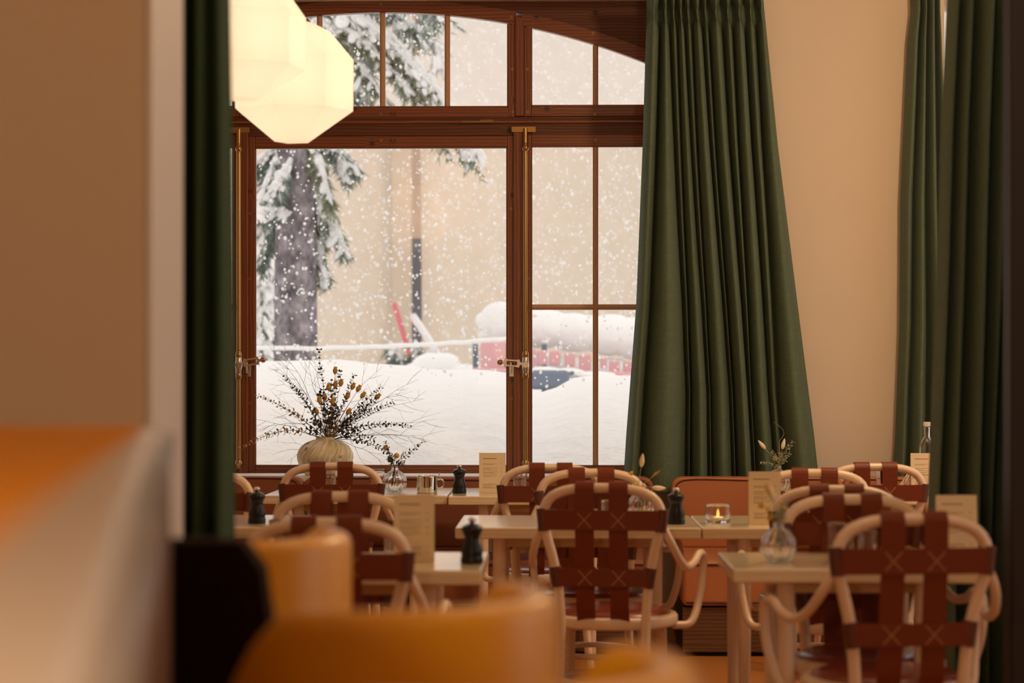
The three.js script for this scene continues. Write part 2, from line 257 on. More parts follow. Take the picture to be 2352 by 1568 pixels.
// ------------------------------------------------------------------ window
function screwAt(x, y, z, parent) {
  const g = [new THREE.CylinderGeometry(0.0085, 0.0085, 0.004, 14).rotateX(Math.PI / 2)]; const s = mesh('screw', g, M.screw, parent); s.position.set(x, y, z);
}
function buildWindow(name, dx, detailed) {
  const w = structure(name), zf = -ZWIN;                       // zf: room face of the sashes
  const X = (px) => wx(px) + dx, Y = wy, px = (n) => n * 7.7 * K / F;
  const P = (n, x0, x1, y0, y1, z0, z1, mat = M.pine, parent = w, r = 0.004, grain) => mesh(n, box(Math.abs(x1 - x0), Math.abs(y1 - y0), z1 - z0, (x0 + x1) / 2, (y0 + y1) / 2, (z0 + z1) / 2, r, grain), mat, parent);
  const yTop = W1.y1, yBot = W1.y0 + 0.004, cx = X(880), R0 = px(1600), yc = Y(28) - R0;
  const arcY = (x, R) => yc + Math.sqrt(Math.max(0, R * R - (x - cx) ** 2));
  // outer frame
  P('frame_jamb', X(227), X(250), yBot, yTop, zf - 0.12, zf + 0.01); P('frame_jamb', X(1510), X(1533), yBot, yTop, zf - 0.12, zf + 0.01);
  P('frame_sill', X(250), X(1510), yBot, Y(1092), zf - 0.12, zf + 0.02); 
  for (const [a, b] of [[552, 566], [1184, 1203]]) { P('mullion', X(a - 4), X(b + 4), yBot, Y(298), zf - 0.1, zf + 0.022, M.pine); P('mullion', X(a), X(b), Y(268), Math.min(arcY(X(a), R0), arcY(X(b), R0)) + px(24), zf - 0.1, zf + 0.016, M.pine); }
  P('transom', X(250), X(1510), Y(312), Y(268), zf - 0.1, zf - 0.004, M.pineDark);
  P('transom_moulding', X(250), X(1510), Y(284), Y(277), zf - 0.02, zf + 0.012, M.pine);
  // spandrel boards over the arch and the arched head
  const arcShape = (Ra, Rb, xa, xb, n = 40) => { const s = []; for (let i = 0; i <= n; i++) { const x = xa + (xb - xa) * i / n; s.push(new THREE.Vector2(x, Math.min(arcY(x, Ra), yTop))); } for (let i = n; i >= 0; i--) { const x = xa + (xb - xa) * i / n; s.push(new THREE.Vector2(x, Math.min(arcY(x, Rb), yTop - 0.0005) - 0.0005)); } return new THREE.Shape(s); };
  for (const [a, b] of [[cx, X(1533)], [X(227), cx]]) {
    const s = [new THREE.Vector2(a, yTop), new THREE.Vector2(b, yTop)]; for (let i = 0; i <= 30; i++) { const x = b + (a - b) * i / 30; s.push(new THREE.Vector2(x, Math.min(arcY(x, R0 + px(28)), yTop - 0.002))); }
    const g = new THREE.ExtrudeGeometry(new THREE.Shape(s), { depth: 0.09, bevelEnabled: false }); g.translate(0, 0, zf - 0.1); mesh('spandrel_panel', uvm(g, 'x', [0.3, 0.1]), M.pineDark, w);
  }
  // sashes
  const groups = [];
  function sash(px0, px1, py0, py1, vert, horiz, arch, st) {
    const g = new THREE.Group(); g.name = 'sash'; w.add(g); groups.push(g);
    const x0 = X(px0), x1 = X(px1), y0 = Y(py0), t = px(st), z0 = zf - 0.045, z1 = zf, zm = zf - 0.028;
    const yt = arch ? null : Y(py1), at = (x) => (arch ? arcY(x, R0) : yt);
    const stile = (xa, xb) => P('stile', xa, xb, y0 - px(24), arch ? Math.min(at(xa), at(xb)) + 0.004 : yt + px(26), z0, z1, M.pine, g);
    stile(x0 - t, x0); stile(x1, x1 + t);
    P('bottom_rail', x0, x1, y0 - px(24), y0, z0, z1 - 0.0015, M.pine, g);
    if (arch) { const ge = new THREE.ExtrudeGeometry(arcShape(R0 + px(29), R0, x0 - t, x1 + t), { depth: 0.045, bevelEnabled: false }); ge.translate(0, 0, z0); mesh('arched_rail', uvm(ge, 'x', [0.7, 0.2]), M.pine, g); }
    else P('top_rail', x0, x1, yt, yt + px(26), z0, z1 - 0.0015, M.pine, g);
    // glazing beads
    const b = 0.006; if (!arch) P('bead', x0, x1, yt - b, yt, zm, z1 - 0.006, M.pine, g, 0.001);
    P('bead', x0, x1, y0, y0 + b, zm, z1 - 0.006, M.pine, g, 0.001); for (const [a, c] of [[x0, x0 + b], [x1 - b, x1]]) P('bead', a, c, y0, at((a + c) / 2) - (arch ? 0.004 : 0), zm, z1 - 0.006, M.pine, g, 0.001);
    for (const vx of vert) { const x = X(vx); mesh('muntin', [box(0.03, at(x) - y0, 0.022, x, (y0 + at(x)) / 2, z1 - 0.028, 0.004, 'y'), box(0.014, at(x) - y0, 0.012, x, (y0 + at(x)) / 2, z1 - 0.014, 0.004, 'y')], M.muntin, g); }
    for (const hy of horiz) { const y = Y(hy); mesh('muntin', [box(x1 - x0, 0.03, 0.021, (x0 + x1) / 2, y, z1 - 0.028, 0.004, 'x'), box(x1 - x0, 0.014, 0.011, (x0 + x1) / 2, y, z1 - 0.0145, 0.004, 'x')], M.muntin, g); }
    // panes, each its own sheet
    const xs = [x0, ...vert.map(X), x1], ys = [y0, ...horiz.map(Y).sort((a, c) => a - c), null];
    for (let i = 0; i + 1 < xs.length; i++) for (let j = 0; j + 1 < ys.length; j++) {
      const a = xs[i], c = xs[i + 1], lo = ys[j], sh = [new THREE.Vector2(a, lo), new THREE.Vector2(c, lo)];
      if (ys[j + 1] === null) for (let k = 0; k <= 12; k++) { const x = c + (a - c) * k / 12; sh.push(new THREE.Vector2(x, at(x))); } else sh.push(new THREE.Vector2(c, ys[j + 1]), new THREE.Vector2(a, ys[j + 1]));
      const ge = new THREE.ShapeGeometry(new THREE.Shape(sh)); ge.translate(0, 0, zm - 0.004); mesh('pane', ge, M.pane, g);
    }
    return g;
  }
  const sC = sash(585, 1165, 1070, 338, [], [], false, 20), sR = sash(1220, 1500, 1070, 336, [1368], [705], false, 16), sL = sash(262, 535, 1070, 336, [395], [705], false, 16);
  const tC = sash(585, 1167, 246, 0, [733, 878, 1027], [], true, 18), tR = sash(1220, 1500, 244, 0, [1368], [], true, 17); sash(262, 535, 244, 0, [395], [], true, 16);
  if (!detailed) return w;
  const S = (g, a, b) => screwAt(X(a), Y(b), zf + 0.001, g);
  for (const [a, b] of [[1175, 915], [1174, 480], [574, 490], [574, 925], [574, 640], [875, 323], [578, 1088]]) S(sC, a, b);
  for (const [a, b] of [[1368, 322], [1215, 640]]) S(sR, a, b);
  for (const [a, b] of [[875, 262], [1177, 160], [1178, 258], [1175, 40], [875, 10]]) S(tC, a, b);
  for (const [a, b] of [[1211, 160], [1212, 258], [1362, 78], [1366, 264]]) S(tR, a, b);
  // carved joiner's numerals VII
  for (const [g, a, b] of [[sC, 903, 324], [tC, 903, 262]]) {
    const L = [], u = px(1), sl = (x0, x1) => { const ge = new THREE.BoxGeometry(0.0022, 0.023, 0.0012); ge.rotateZ(Math.atan2(x0 - x1, 0.021)); ge.translate(X(a) + (x0 + x1) / 2, Y(b), zf - 0.0008); L.push(ge); };
    sl(-0.018, -0.011); sl(-0.004, -0.011); sl(0.004, 0.004); sl(0.013, 0.013); mesh('carved_numeral', L, M.ink, g);
  }
  // espagnolette bolts: rod, turned knuckles, hinged handle with ball, keeper
  function bolt(pxr, flip) {
    const g = new THREE.Group(); g.name = 'espagnolette_bolt'; w.add(g); const x = X(pxr), z = zf + 0.042, Yr = (p) => Y(p);
    mesh('rod', [new THREE.CylinderGeometry(0.0125, 0.0125, Yr(298) - Yr(1075), 16).translate(x, (Yr(298) + Yr(1075)) / 2, z)], M.brass, g);
    const knob = (y, len, r) => { const pr = [[0.0, -len / 2], [r * 0.9, -len / 2], [r * 0.85, -len * 0.38], [r * 1.25, -len * 0.2], [r * 1.35, 0], [r * 1.2, len * 0.2], [r * 0.85, len * 0.36], [r * 0.95, len / 2], [0, len / 2]]; return lathe(pr, 18).translate(x, y, z); };
    mesh('knuckle', [knob(Yr(342), 0.05, 0.014), knob(Yr(815), 0.055, 0.014), knob(Yr(862), 0.055, 0.014), knob(Yr(1063), 0.045, 0.015)], M.brass, g);
    mesh('hub', [lathe([[0, -0.055], [0.016, -0.055], [0.018, -0.02], [0.022, 0], [0.018, 0.02], [0.016, 0.055], [0, 0.055]], 18).translate(x, Yr(838), z), new THREE.CylinderGeometry(0.016, 0.018, 0.02, 18).rotateX(Math.PI / 2).translate(x, Yr(838), z + 0.022)], M.nickel, g);
    // slotted handle
    const lx = -1, h0 = 0.02, L = 0.094, yb = Yr(836), tilt = flip ? -0.17 : 0.07;
    const sh = new THREE.Shape([[0, 0], [0.018, 0.009], [0.02, 0.021], [0.03, 0.021], [0.036, 0.018], [0.085, 0.018], [0.092, 0.021], [0.1, 0.021], [0.101, 0.009], [0.112, 0.005], [0.112, -0.005], [0.101, -0.009], [0.1, -0.021], [0.092, -0.021], [0.085, -0.018], [0.036, -0.018], [0.03, -0.021], [0.02, -0.021], [0.018, -0.009]].map((p) => new THREE.Vector2(...p)));
    sh.holes.push(new THREE.Path([[0.03, 0.0], [0.036, 0.011], [0.085, 0.011], [0.092, 0.0], [0.085, -0.011], [0.036, -0.011]].map((p) => new THREE.Vector2(...p))));
    const hg = new THREE.ExtrudeGeometry(sh, { depth: 0.007, bevelEnabled: true, bevelSize: 0.0015, bevelThickness: 0.0015, bevelSegments: 2 }); hg.translate(0.012, 0, -0.0035);
    const ball = new THREE.SphereGeometry(0.0165, 24, 16).translate(0.138, 0, 0);
    for (const [nm, ge, ma] of [['handle', hg, M.nickel], ['handle_ball', ball, M.copper]]) { const m = mesh(nm, ge, ma, g); m.position.set(x, yb, z + 0.022); m.rotation.set(0, 0, flip ? 0.17 : Math.PI - 0.07); }
    const kx = flip ? X(571) : X(1175);
    mesh('keeper', [box(0.026, 0.06, 0.006, kx, Yr(852), zf + 0.003, 0.002), box(0.01, 0.05, 0.012, kx - 0.002, Yr(842), zf + 0.058, 0.003), box(0.01, 0.01, 0.06, kx - 0.002, Yr(855), zf + 0.03, 0.002)], M.nickel, g);
    mesh('top_plate', [box(0.13, 0.03, 0.004, x - 0.01, Yr(299), zf + 0.024, 0.001)], M.brass, g);
  }
  bolt(1207, false); bolt(551, true);
  const h = new THREE.Group(); h.name = 'hinge'; w.add(h);
  mesh('hinge_barrel', [new THREE.CylinderGeometry(0.007, 0.007, 0.165, 12).rotateZ(Math.PI / 2).translate(X(1094), Y(281), zf + 0.018), new THREE.CylinderGeometry(0.0105, 0.0105, 0.07, 12).rotateZ(Math.PI / 2).translate(X(1118), Y(280), zf + 0.018)], M.brass, h);
  return w;
}
buildWindow('window_1', 0, true);
{ // the neighbouring window, a sliver of which shows between the two right curtains
  const w = structure('window_2'), x0 = W2.x0, x1 = W2.x1, y0 = W2.y0 + 0.004, y1 = W2.y1, z = -ZWIN;
  const P = (n, a, b, c, d) => mesh(n, box(b - a, d - c, 0.07, (a + b) / 2, (c + d) / 2, z - 0.04, 0.004), M.white, w);
  P('frame_jamb', x0 + 0.001, x0 + 0.05, y0, y1 - 0.001); P('frame_jamb', x1 - 0.05, x1 - 0.001, y0, y1 - 0.001); P('frame_rail', x0 + 0.05, x1 - 0.05, y0, y0 + 0.08); P('frame_rail', x0 + 0.05, x1 - 0.05, y1 - 0.06, y1 - 0.001); P('frame_rail', x0 + 0.05, x1 - 0.05, 2.7, 2.78);
  for (const [c, d] of [[y0 + 0.08, 2.7], [2.78, y1 - 0.06]]) { const g = new THREE.PlaneGeometry(x1 - x0 - 0.1, d - c); g.translate((x0 + x1) / 2, (c + d) / 2, z - 0.04); mesh('pane', g, M.pane, w); }
}

SIDE.forEach(([a, b], i) => {
  const w = structure('window_' + (3 + i)), x = XR + 0.14, P = (n, za, zb2, y0, y1) => mesh(n, box(0.07, y1 - y0, zb2 - za, x, (y0 + y1) / 2, -(za + zb2) / 2, 0.004), M.pine, w);
  P('frame_jamb', a + 0.001, a + 0.06, 0.851, 3.199); P('frame_jamb', b - 0.06, b - 0.001, 0.851, 3.199); P('frame_rail', a + 0.06, b - 0.06, 0.851, 0.93); P('frame_rail', a + 0.06, b - 0.06, 3.12, 3.199); P('mullion', (a + b) / 2 - 0.04, (a + b) / 2 + 0.04, 0.93, 3.12);
  for (const [c, d] of [[a + 0.06, (a + b) / 2 - 0.04], [(a + b) / 2 + 0.04, b - 0.06]]) { const g = new THREE.PlaneGeometry(d - c, 3.12 - 0.93); g.rotateY(-Math.PI / 2); g.translate(x, (3.12 + 0.93) / 2, -(c + d) / 2); mesh('pane', g, M.pane, w); }
});

// ------------------------------------------------------------------ curtains
// edges: list of [y, xl, xr]; folds stand towards +z. pinch: height of the pleat tacks (or null)
function curtainGeo({ edges, z, pleats, amp, pinch, seed, nu = 26, nv = 90, lean = 0, omega = 0.5, low }) {
  const R = rng(seed), y1 = edges[0][0], y0 = edges[edges.length - 1][0];
  const wts = Array.from({ length: pleats }, () => 0.6 + 0.8 * R()), wts2 = wts.map((w, i) => (low ? low[i] : w * (0.45 + 1.1 * R()))), amps = wts.map(() => 0.85 + 0.3 * R()), ph = wts.map(() => R() * 6.28), sum = (a) => a.reduce((x, y) => x + y, 0), s1 = sum(wts), s2 = sum(wts2);
  const edge = (y) => { for (let i = 0; i + 1 < edges.length; i++) if (y <= edges[i][0] && y >= edges[i + 1][0]) { let t = (edges[i][0] - y) / (edges[i][0] - edges[i + 1][0]); return [edges[i][1] + (edges[i + 1][1] - edges[i][1]) * t, edges[i][2] + (edges[i + 1][2] - edges[i][2]) * t]; } return edges[edges.length - 1].slice(1); };
  const f = (u, v) => {
    const y = y1 + (y0 - y1) * v, [a, b] = edge(y), k = Math.min(pleats - 1, Math.floor(u * pleats)), t = u * pleats - k, blend = Math.min(1, v * 1.25);
    let acc = 0; for (let i = 0; i < k; i++) acc += wts[i] / s1 * (1 - blend) + wts2[i] / s2 * blend;
    const w = wts[k] / s1 * (1 - blend) + wts2[k] / s2 * blend;
    let A = amp * amps[k] * (0.82 + 0.3 * v) * Math.min(1.12, 0.45 + 0.55 * w * pleats), om = omega * (0.8 + 0.2 * Math.sin(ph[k] + v * 2.2));
    if (pinch) { const d = Math.abs(y - pinch), q = Math.exp(-((d / 0.05) ** 2)); A *= 1 - 0.35 * q; om = om * (1 - q) - 1.35 * q; if (y > pinch) om += -0.15; }
    const s = (t - Math.sin(2 * Math.PI * t) * om / (2 * Math.PI));
    const x = a + (b - a) * (acc + w * s), zz = z + A * (0.5 - 0.5 * Math.cos(2 * Math.PI * t)) * (1 + 0.12 * Math.sin(v * 5 + ph[k])) + lean * v;
    return [x, y, -zz0 + zz, (u * pleats * 0.16), y];
  };
  const zz0 = 0; const n = pleats * nu, front = grid(n, nv, f);
  // a back layer three millimetres behind gives the cloth its thickness
  const nrm = front.attributes.normal, back = front.clone(), p = back.attributes.position;
  for (let i = 0; i < p.count; i++) p.setXYZ(i, p.getX(i) - nrm.getX(i) * 0.003, p.getY(i), p.getZ(i) - nrm.getZ(i) * 0.003);
  const idx = back.index.array; for (let i = 0; i < idx.length; i += 3) { const q = idx[i]; idx[i] = idx[i + 1]; idx[i + 1] = q; } back.computeVertexNormals();
  return merge([front, back]);
}
function edgesFrom(list, zr) { return list.map(([py, a, b]) => [on(1500, py, zr).y, on(a, py, zr).x, on(b, py, zr).x]); }
{
  const z = 7.31;
  const c1 = thing('curtain', 'long green curtain with pinched pleats hanging right of the big arched window', 'curtain');
  mesh('curtain_cloth', curtainGeo({ edges: edgesFrom([[-14, 1487, 1758], [30, 1487, 1762], [330, 1478, 1792], [700, 1463, 1838], [1000, 1440, 1876], [1128, 1432, 1890]], z), z: -10.71, pleats: 12, amp: 0.125, pinch: on(1500, 30, z).y, seed: 4, omega: 0.85, low: [0.8, 2.5, 0.14, 1.0, 0.14, 1.1, 0.16, 0.9, 0.14, 1.0, 0.4, 1.9] }), M.curtain, c1);
  const yr = on(1500, -22, z).y;
  const rail = thing('curtain_rail', 'slim white curtain rail above the green curtains on the window wall', 'curtain rail');
  mesh('rail', box(5.2, 0.025, 0.03, 0.3, yr + 0.02, -z * K, 0.004), M.white, rail);
  const c2 = thing('curtain', 'narrow green curtain hanging at the far wall on the right, beside a white window', 'curtain');
  mesh('curtain_cloth', curtainGeo({ edges: edgesFrom([[-14, 2098, 2168], [20, 2100, 2168], [90, 2092, 2172], [450, 2076, 2185], [750, 2074, 2195], [1000, 2064, 2200], [1128, 2056, 2205]], z), z: -10.71, pleats: 4, amp: 0.125, pinch: null, seed: 17, omega: 0.7 }), M.curtain, c2);
  const zr = 4.75;
  const c3 = thing('curtain', 'heavy green curtain in soft focus at the right edge, behind the nearest chair', 'curtain');
  mesh('curtain_cloth', curtainGeo({ edges: edgesFrom([[-30, 2184, 2560], [300, 2168, 2580], [700, 2156, 2600], [1100, 2140, 2620], [1440, 2132, 2640], [1740, 2128, 2650]], zr), z: -zr * K - 0.06, pleats: 9, amp: 0.15, pinch: null, seed: 23, omega: 0.7 }), M.curtain, c3);
  const zl = 3.06;
  const c4 = thing('curtain', 'green curtain on the left beside the pale wall end, its shade painted into the cloth', 'curtain');
  mesh('curtain_cloth', curtainGeo({ edges: edgesFrom([[-60, 412, 528], [300, 411, 534], [800, 410, 541], [1250, 408, 540], [2200, 404, 545]], zl), z: -zl * K, pleats: 3, amp: 0.07, pinch: null, seed: 31, omega: 0.3 }), M.curtainShaded, c4);
}

// ------------------------------------------------------------------ banquettes along the window
function banquette(xa, xb, label, seg, leather) {
  const b = thing('banquette', label, 'bench', [(xa + xb) / 2, 0, -10.06]), L = xb - xa, zf = 10.06 - 9.66;
  mesh('base_panel', box(L - 0.02, 0.21, 0.7, 0, 0.125, zf - 0.37, 0.004, 'x'), M.darkWood, b);
  mesh('plinth', box(L - 0.06, 0.03, 0.64, 0, 0.015, zf - 0.4, 0), M.black, b);
  const n = seg, w = L / n;
  for (let i = 0; i < n; i++) {
    const x = -L / 2 + w * (i + 0.5);
    const s = mesh('seat_cushion', new RoundedBoxGeometry(w - 0.012, 0.215, 0.76, 3, 0.025).translate(x, 0.345, zf - 0.38), leather, b);
    mesh('piping', tube([[x - w / 2 + 0.03, 0.432, zf + 0.002], [x, 0.432, zf + 0.004], [x + w / 2 - 0.03, 0.432, zf + 0.002]], 0.0045, 24, 6), M.benchPiping, s);
    mesh('piping', tube([[x - w / 2 + 0.03, 0.255, zf + 0.002], [x, 0.255, zf + 0.004], [x + w / 2 - 0.03, 0.255, zf + 0.002]], 0.0045, 24, 6), M.benchPiping, s);
    const hw = w / 2 - 0.01, top = 0.795, bot = 0.46, sh = new THREE.Shape(), r = 0.05;
    sh.moveTo(-hw + 0.01, bot); sh.lineTo(hw - 0.01, bot); sh.lineTo(hw, bot + 0.02); sh.lineTo(hw, top - r); sh.quadraticCurveTo(hw, top, hw - r, top); sh.lineTo(-hw + r, top); sh.quadraticCurveTo(-hw, top, -hw, top - r); sh.lineTo(-hw, bot + 0.02);
    const ge = new THREE.ExtrudeGeometry(sh, { depth: 0.06, bevelEnabled: true, bevelSize: 0.012, bevelThickness: 0.018, bevelSegments: 3, curveSegments: 8 }); ge.translate(x, 0, -0.42);
    const bc = mesh('back_cushion', uvm(ge, 'x'), leather, b);
    const zp = -0.42 + 0.079, q = 0.006;
    mesh('piping', tube([[x - hw + q, bot + 0.05, zp], [x - hw + q, top - r, zp], [x - hw + q + r * 0.3, top - r * 0.3 - q, zp], [x - hw + r, top - q, zp], [x, top - q, zp], [x + hw - r, top - q, zp], [x + hw - q - r * 0.3, top - r * 0.3 - q, zp], [x + hw - q, top - r, zp], [x + hw - q, bot + 0.05, zp]], 0.0042, 80, 6), M.benchPiping, bc);
  }
  return b;
}
banquette(XL + 0.25, on(1500, 870, 7.2).x, 'leather banquette running under the big arched window, its shade painted as a darker reddish brown', 2, M.benchLeatherShaded);
banquette(on(1542, 870, 7.2).x, on(2330, 870, 7.2).x, 'orange tan leather banquette below the green curtain, with rounded piped back cushion', 2, M.benchLeather);

// ------------------------------------------------------------------ tables
const TH = 0.76, TT = 0.042;
function table(xa, xb, zfront, depth, label) {
  const L = xb - xa, t = thing('dining_table', label, 'table', [(xa + xb) / 2, 0, -zfront * K - depth / 2]);
  mesh('tabletop', box(L, TT, depth, 0, TH - TT / 2, 0, 0.006, 'x'), M.oak, t);
  for (const sx of [-1, 1]) for (const sz of [-1, 1]) mesh('leg', taper([[sx * (L / 2 - 0.16), TH - TT, sz * (depth / 2 - 0.09)], [sx * (L / 2 - 0.16), 0.36, sz * (depth / 2 - 0.09)], [sx * (L / 2 - 0.16), 0, sz * (depth / 2 - 0.09)]], 0.026, 0.02, 6, 14), M.beech, t);
  for (const sz of [-1, 1]) mesh('apron', box(L - 0.36, 0.035, 0.02, 0, TH - TT - 0.018, sz * (depth / 2 - 0.09), 0.002), M.oakEdge, t);
  return t;
}
const fx = (p, z) => on(p, 870, z).x;
table(fx(603, 6.58), fx(1027, 6.58), 6.58, 0.7, 'pale oak table by the window, the one with the chrome mug');
table(fx(1029, 6.55), fx(1440, 6.55), 6.55, 0.72, 'pale oak table by the window holding a menu card and a black pepper mill');
table(fx(1775, 6.58), fx(2240, 6.58), 6.58, 0.7, 'oak table against the right banquette, the one with the clear bottle');
table(fx(260, 5.17), fx(682, 5.17), 5.17, 0.68, 'pale oak table just right of the dark left curtain, under the leftmost pepper mill');
table(fx(1045, 5.17), fx(1610, 5.17), 5.17, 0.68, 'pale oak table in the middle row behind the centre armchair');
table(fx(1614, 5.17), fx(2130, 5.17), 5.17, 0.68, 'oak table in the middle row carrying the lit tealight');
table(fx(1684, 4.06), fx(2262, 4.06), 4.06, 0.56, 'oak table in the right foreground carrying the daisy posy');
table(fx(560, 4.01), fx(1106, 4.01), 4.01, 0.62, 'oak table behind the amber seats, holding the nearest pepper mill');

// ------------------------------------------------------------------ bentwood armchairs
function makeChair(label, pos, turn) {
  const c = thing('armchair', label, 'chair', pos, turn, 'bentwood armchairs with woven leather backs');
  const half = [[0.172, 0.018, 0.262], [0.152, 0.243, 0.215], [0.148, 0.4, 0.198], [0.151, 0.5, 0.197], [0.16, 0.6, 0.203], [0.178, 0.69, 0.212], [0.198, 0.765, 0.22], [0.207, 0.815, 0.224], [0.203, 0.85, 0.226], [0.182, 0.886, 0.227], [0.14, 0.909, 0.227], [0.075, 0.921, 0.227]];
  const mir = half.map(([x, y, z]) => [-x, y, z]).reverse();
  mesh('back_frame', tube([...half, [0, 0.923, 0.227], ...mir], 0.0172, 96, 10), M.beech, c);
  for (const s of [-1, 1]) {
    const st = mesh('back_strap', ribbon([[0.168, 0.428], [0.206, 0.5], [0.222, 0.62], [0.244, 0.8], [0.2475, 0.9], [0.2455, 0.926], [0.2275, 0.9435], [0.2085, 0.925], [0.2075, 0.88], [0.216, 0.85]], 0.004, 0.066, 'zy'), M.strap, c); st.position.x = s * 0.059;
    mesh('arm', tube([[0.205, 0.8, 0.22], [0.236, 0.735, 0.2], [0.262, 0.665, 0.12], [0.276, 0.636, 0.03], [0.292, 0.645, -0.06], [0.305, 0.672, -0.125], [0.313, 0.662, -0.172], [0.312, 0.6, -0.19], [0.3, 0.5, -0.165], [0.272, 0.422, -0.11], [0.222, 0.418, -0.075]].map(([x, y, z]) => [s * x, y, z]), 0.0145, 60, 8), M.beech, c);
    mesh('front_leg', taper([[s * 0.165, 0.44, -0.145], [s * 0.172, 0.24, -0.165], [s * 0.185, 0, -0.19]], 0.018, 0.014, 8, 10), M.beech, c);
  }
  for (const [yc, xw, zw, zm, hh] of [[0.812, 0.2, 0.226, 0.2485, 0.07], [0.612, 0.155, 0.205, 0.2275, 0.062]]) {
    mesh('cross_band', ribbon([[-xw, -zw - 0.018], [-xw * 0.75, -zw - 0.019], [-0.07, -zm], [0, -zm - 0.001], [0.07, -zm], [xw * 0.75, -zw - 0.019], [xw, -zw - 0.018]], 0.004, hh, 'xz').translate(0, yc, 0), M.strap, c);
    for (const s of [-1, 1]) { const p = s * (yc > 0.7 ? 0.2065 : 0.162), g = new THREE.CylinderGeometry(0.0215, 0.0215, hh + 0.008, 14); g.rotateZ(yc > 0.7 ? s * -0.1 : s * -0.17); g.translate(p, yc, yc > 0.7 ? 0.2238 : 0.2045); mesh('collar', g, M.collar, c); }
    const L = []; for (const s of [-1, 1]) for (const k of [-1, 1]) { const g = new THREE.BoxGeometry(0.0028, 0.07, 0.0014); g.rotateZ(k * 0.75); g.translate(s * 0.059, yc, zm + 0.003); L.push(g); if (k === 1) mesh('stitching', L.splice(0), M.stitch, c); }
  }
  mesh('seat_rim', lathe([[0.16, 0.425], [0.228, 0.425], [0.236, 0.432], [0.236, 0.458], [0.229, 0.466], [0.2, 0.468]], 48).translate(0, 0, -0.03), M.beech, c);
  mesh('seat_pad', lathe([[0.0, 0.44], [0.2, 0.44], [0.214, 0.458], [0.208, 0.474], [0.18, 0.485], [0.11, 0.491], [0, 0.492]], 48).translate(0, 0, -0.03), M.seatLeather, c);
  const hoop = []; for (let i = 0; i < 24; i++) { const a = i / 24 * Math.PI * 2; hoop.push(V(Math.cos(a) * 0.172, 0.235, 0.02 + Math.sin(a) * 0.185)); }
  mesh('hoop_stretcher', tube(hoop, 0.0115, 64, 8, true), M.beech, c);
  return c;
}
const B = 0.222;
function chairPlace(pxc, zb, faces, turn) {             // faces: -1 to the window, 1 to the photographer; the back stands at depth zb
  const a = (faces === 1 ? Math.PI : 0) + (turn ?? 0), p = on(pxc, 870, zb);
  return [[p.x - Math.sin(a) * B, 0, p.z - Math.cos(a) * B], a];
}
let firstChair;
for (const [pxc, zb, faces, turn, label] of [
  [1383, 4.93, -1, -0.16, 'armchair in the centre with its whole woven leather back towards us'],
  [762, 6.12, -1, 0.03, 'armchair in front of the cream ceramic vase'],
  [782, 4.54, 1, -0.03, 'blurred armchair back just below the vase chair, left of the tall blurred menu'],
  [751, 3.7, -1, 0.05, 'strongly blurred dark armchair rising from behind the amber seats'],
  [1265, 6.05, -1, 0.04, 'armchair tucked to the window table right of the menu card'],
  [1358, 5.72, 1, 0.05, 'armchair directly behind the centre armchair, its rounded top just above it'],
  [1871, 5.72, 1, -0.04, 'armchair behind the menu card with a posy, on the far side of the tealight table'],
  [2010, 6.12, -1, 0.05, 'armchair farthest right and back, below the clear bottle'],
  [1921, 4.85, -1, -0.05, 'armchair with an orange lit rail in the middle of the right cluster'],
  [1957, 4.46, 1, 0.03, 'armchair facing us across the daisy posy table, its rail low and dark'],
  [2095, 3.84, -1, 0.12, 'nearest armchair on the right, large with brown straps and a lit lower band'],
  [455, 5.62, 1, 0.02, 'armchair half hidden by the dark curtain, behind the leftmost pepper mill'],
]) { const [p, a] = chairPlace(pxc, zb, faces, turn); if (!firstChair) firstChair = makeChair(label, p, a); else copyOf(firstChair, label, p, a); }

// ------------------------------------------------------------------ pendants
function pendant(pos, r, label, seed, spin) {
  const p = thing('pendant_lamp', label, 'lamp', pos, spin);
  const pts = []; // faceted shade: rings of corners
  for (const [y, rr, n, o] of [[0.98, 0.28, 5, 0], [0.78, 0.66, 6, 0.4], [0.34, 1.0, 7, 0.1], [-0.5, 0.99, 7, 0.1], [-1.0, 0.3, 5, 0.5]]) for (let i = 0; i < n; i++) { const a = (i + o) / n * Math.PI * 2; pts.push(V(Math.cos(a) * rr * r, y * r, Math.sin(a) * rr * r)); }
  mesh('shade', new ConvexGeometry(pts), M.shade, p);
  mesh('cap', [new THREE.CylinderGeometry(0.06, 0.07, 0.014, 20).translate(0, r * 0.99, 0)], M.black, p);
  const up = CEIL - pos[1];
  mesh('cord', tube([[0, r, 0], [0.008, r + (up - r) * 0.5, 0], [0.012, up, 0]], 0.003, 8, 6), M.white, p);
  const l = new THREE.PointLight(new THREE.Color().setRGB(1, 0.82, 0.62), PENDANT_CANDELA); l.shadow.radius = 3; l.castShadow = true; l.name = 'pendant_light'; p.add(l);
  return p;
}
{ const a = on(560, 85, 4.95), b = on(673, 186, 5.42);
  pendant(a.toArray(), 0.218, 'nearer glowing faceted pendant lamp, upper left, overlapping the other', 1, 0.35);
  pendant(b.toArray(), 0.232, 'lower glowing faceted pendant lamp, farther back over the window view', 2, 0.1); }
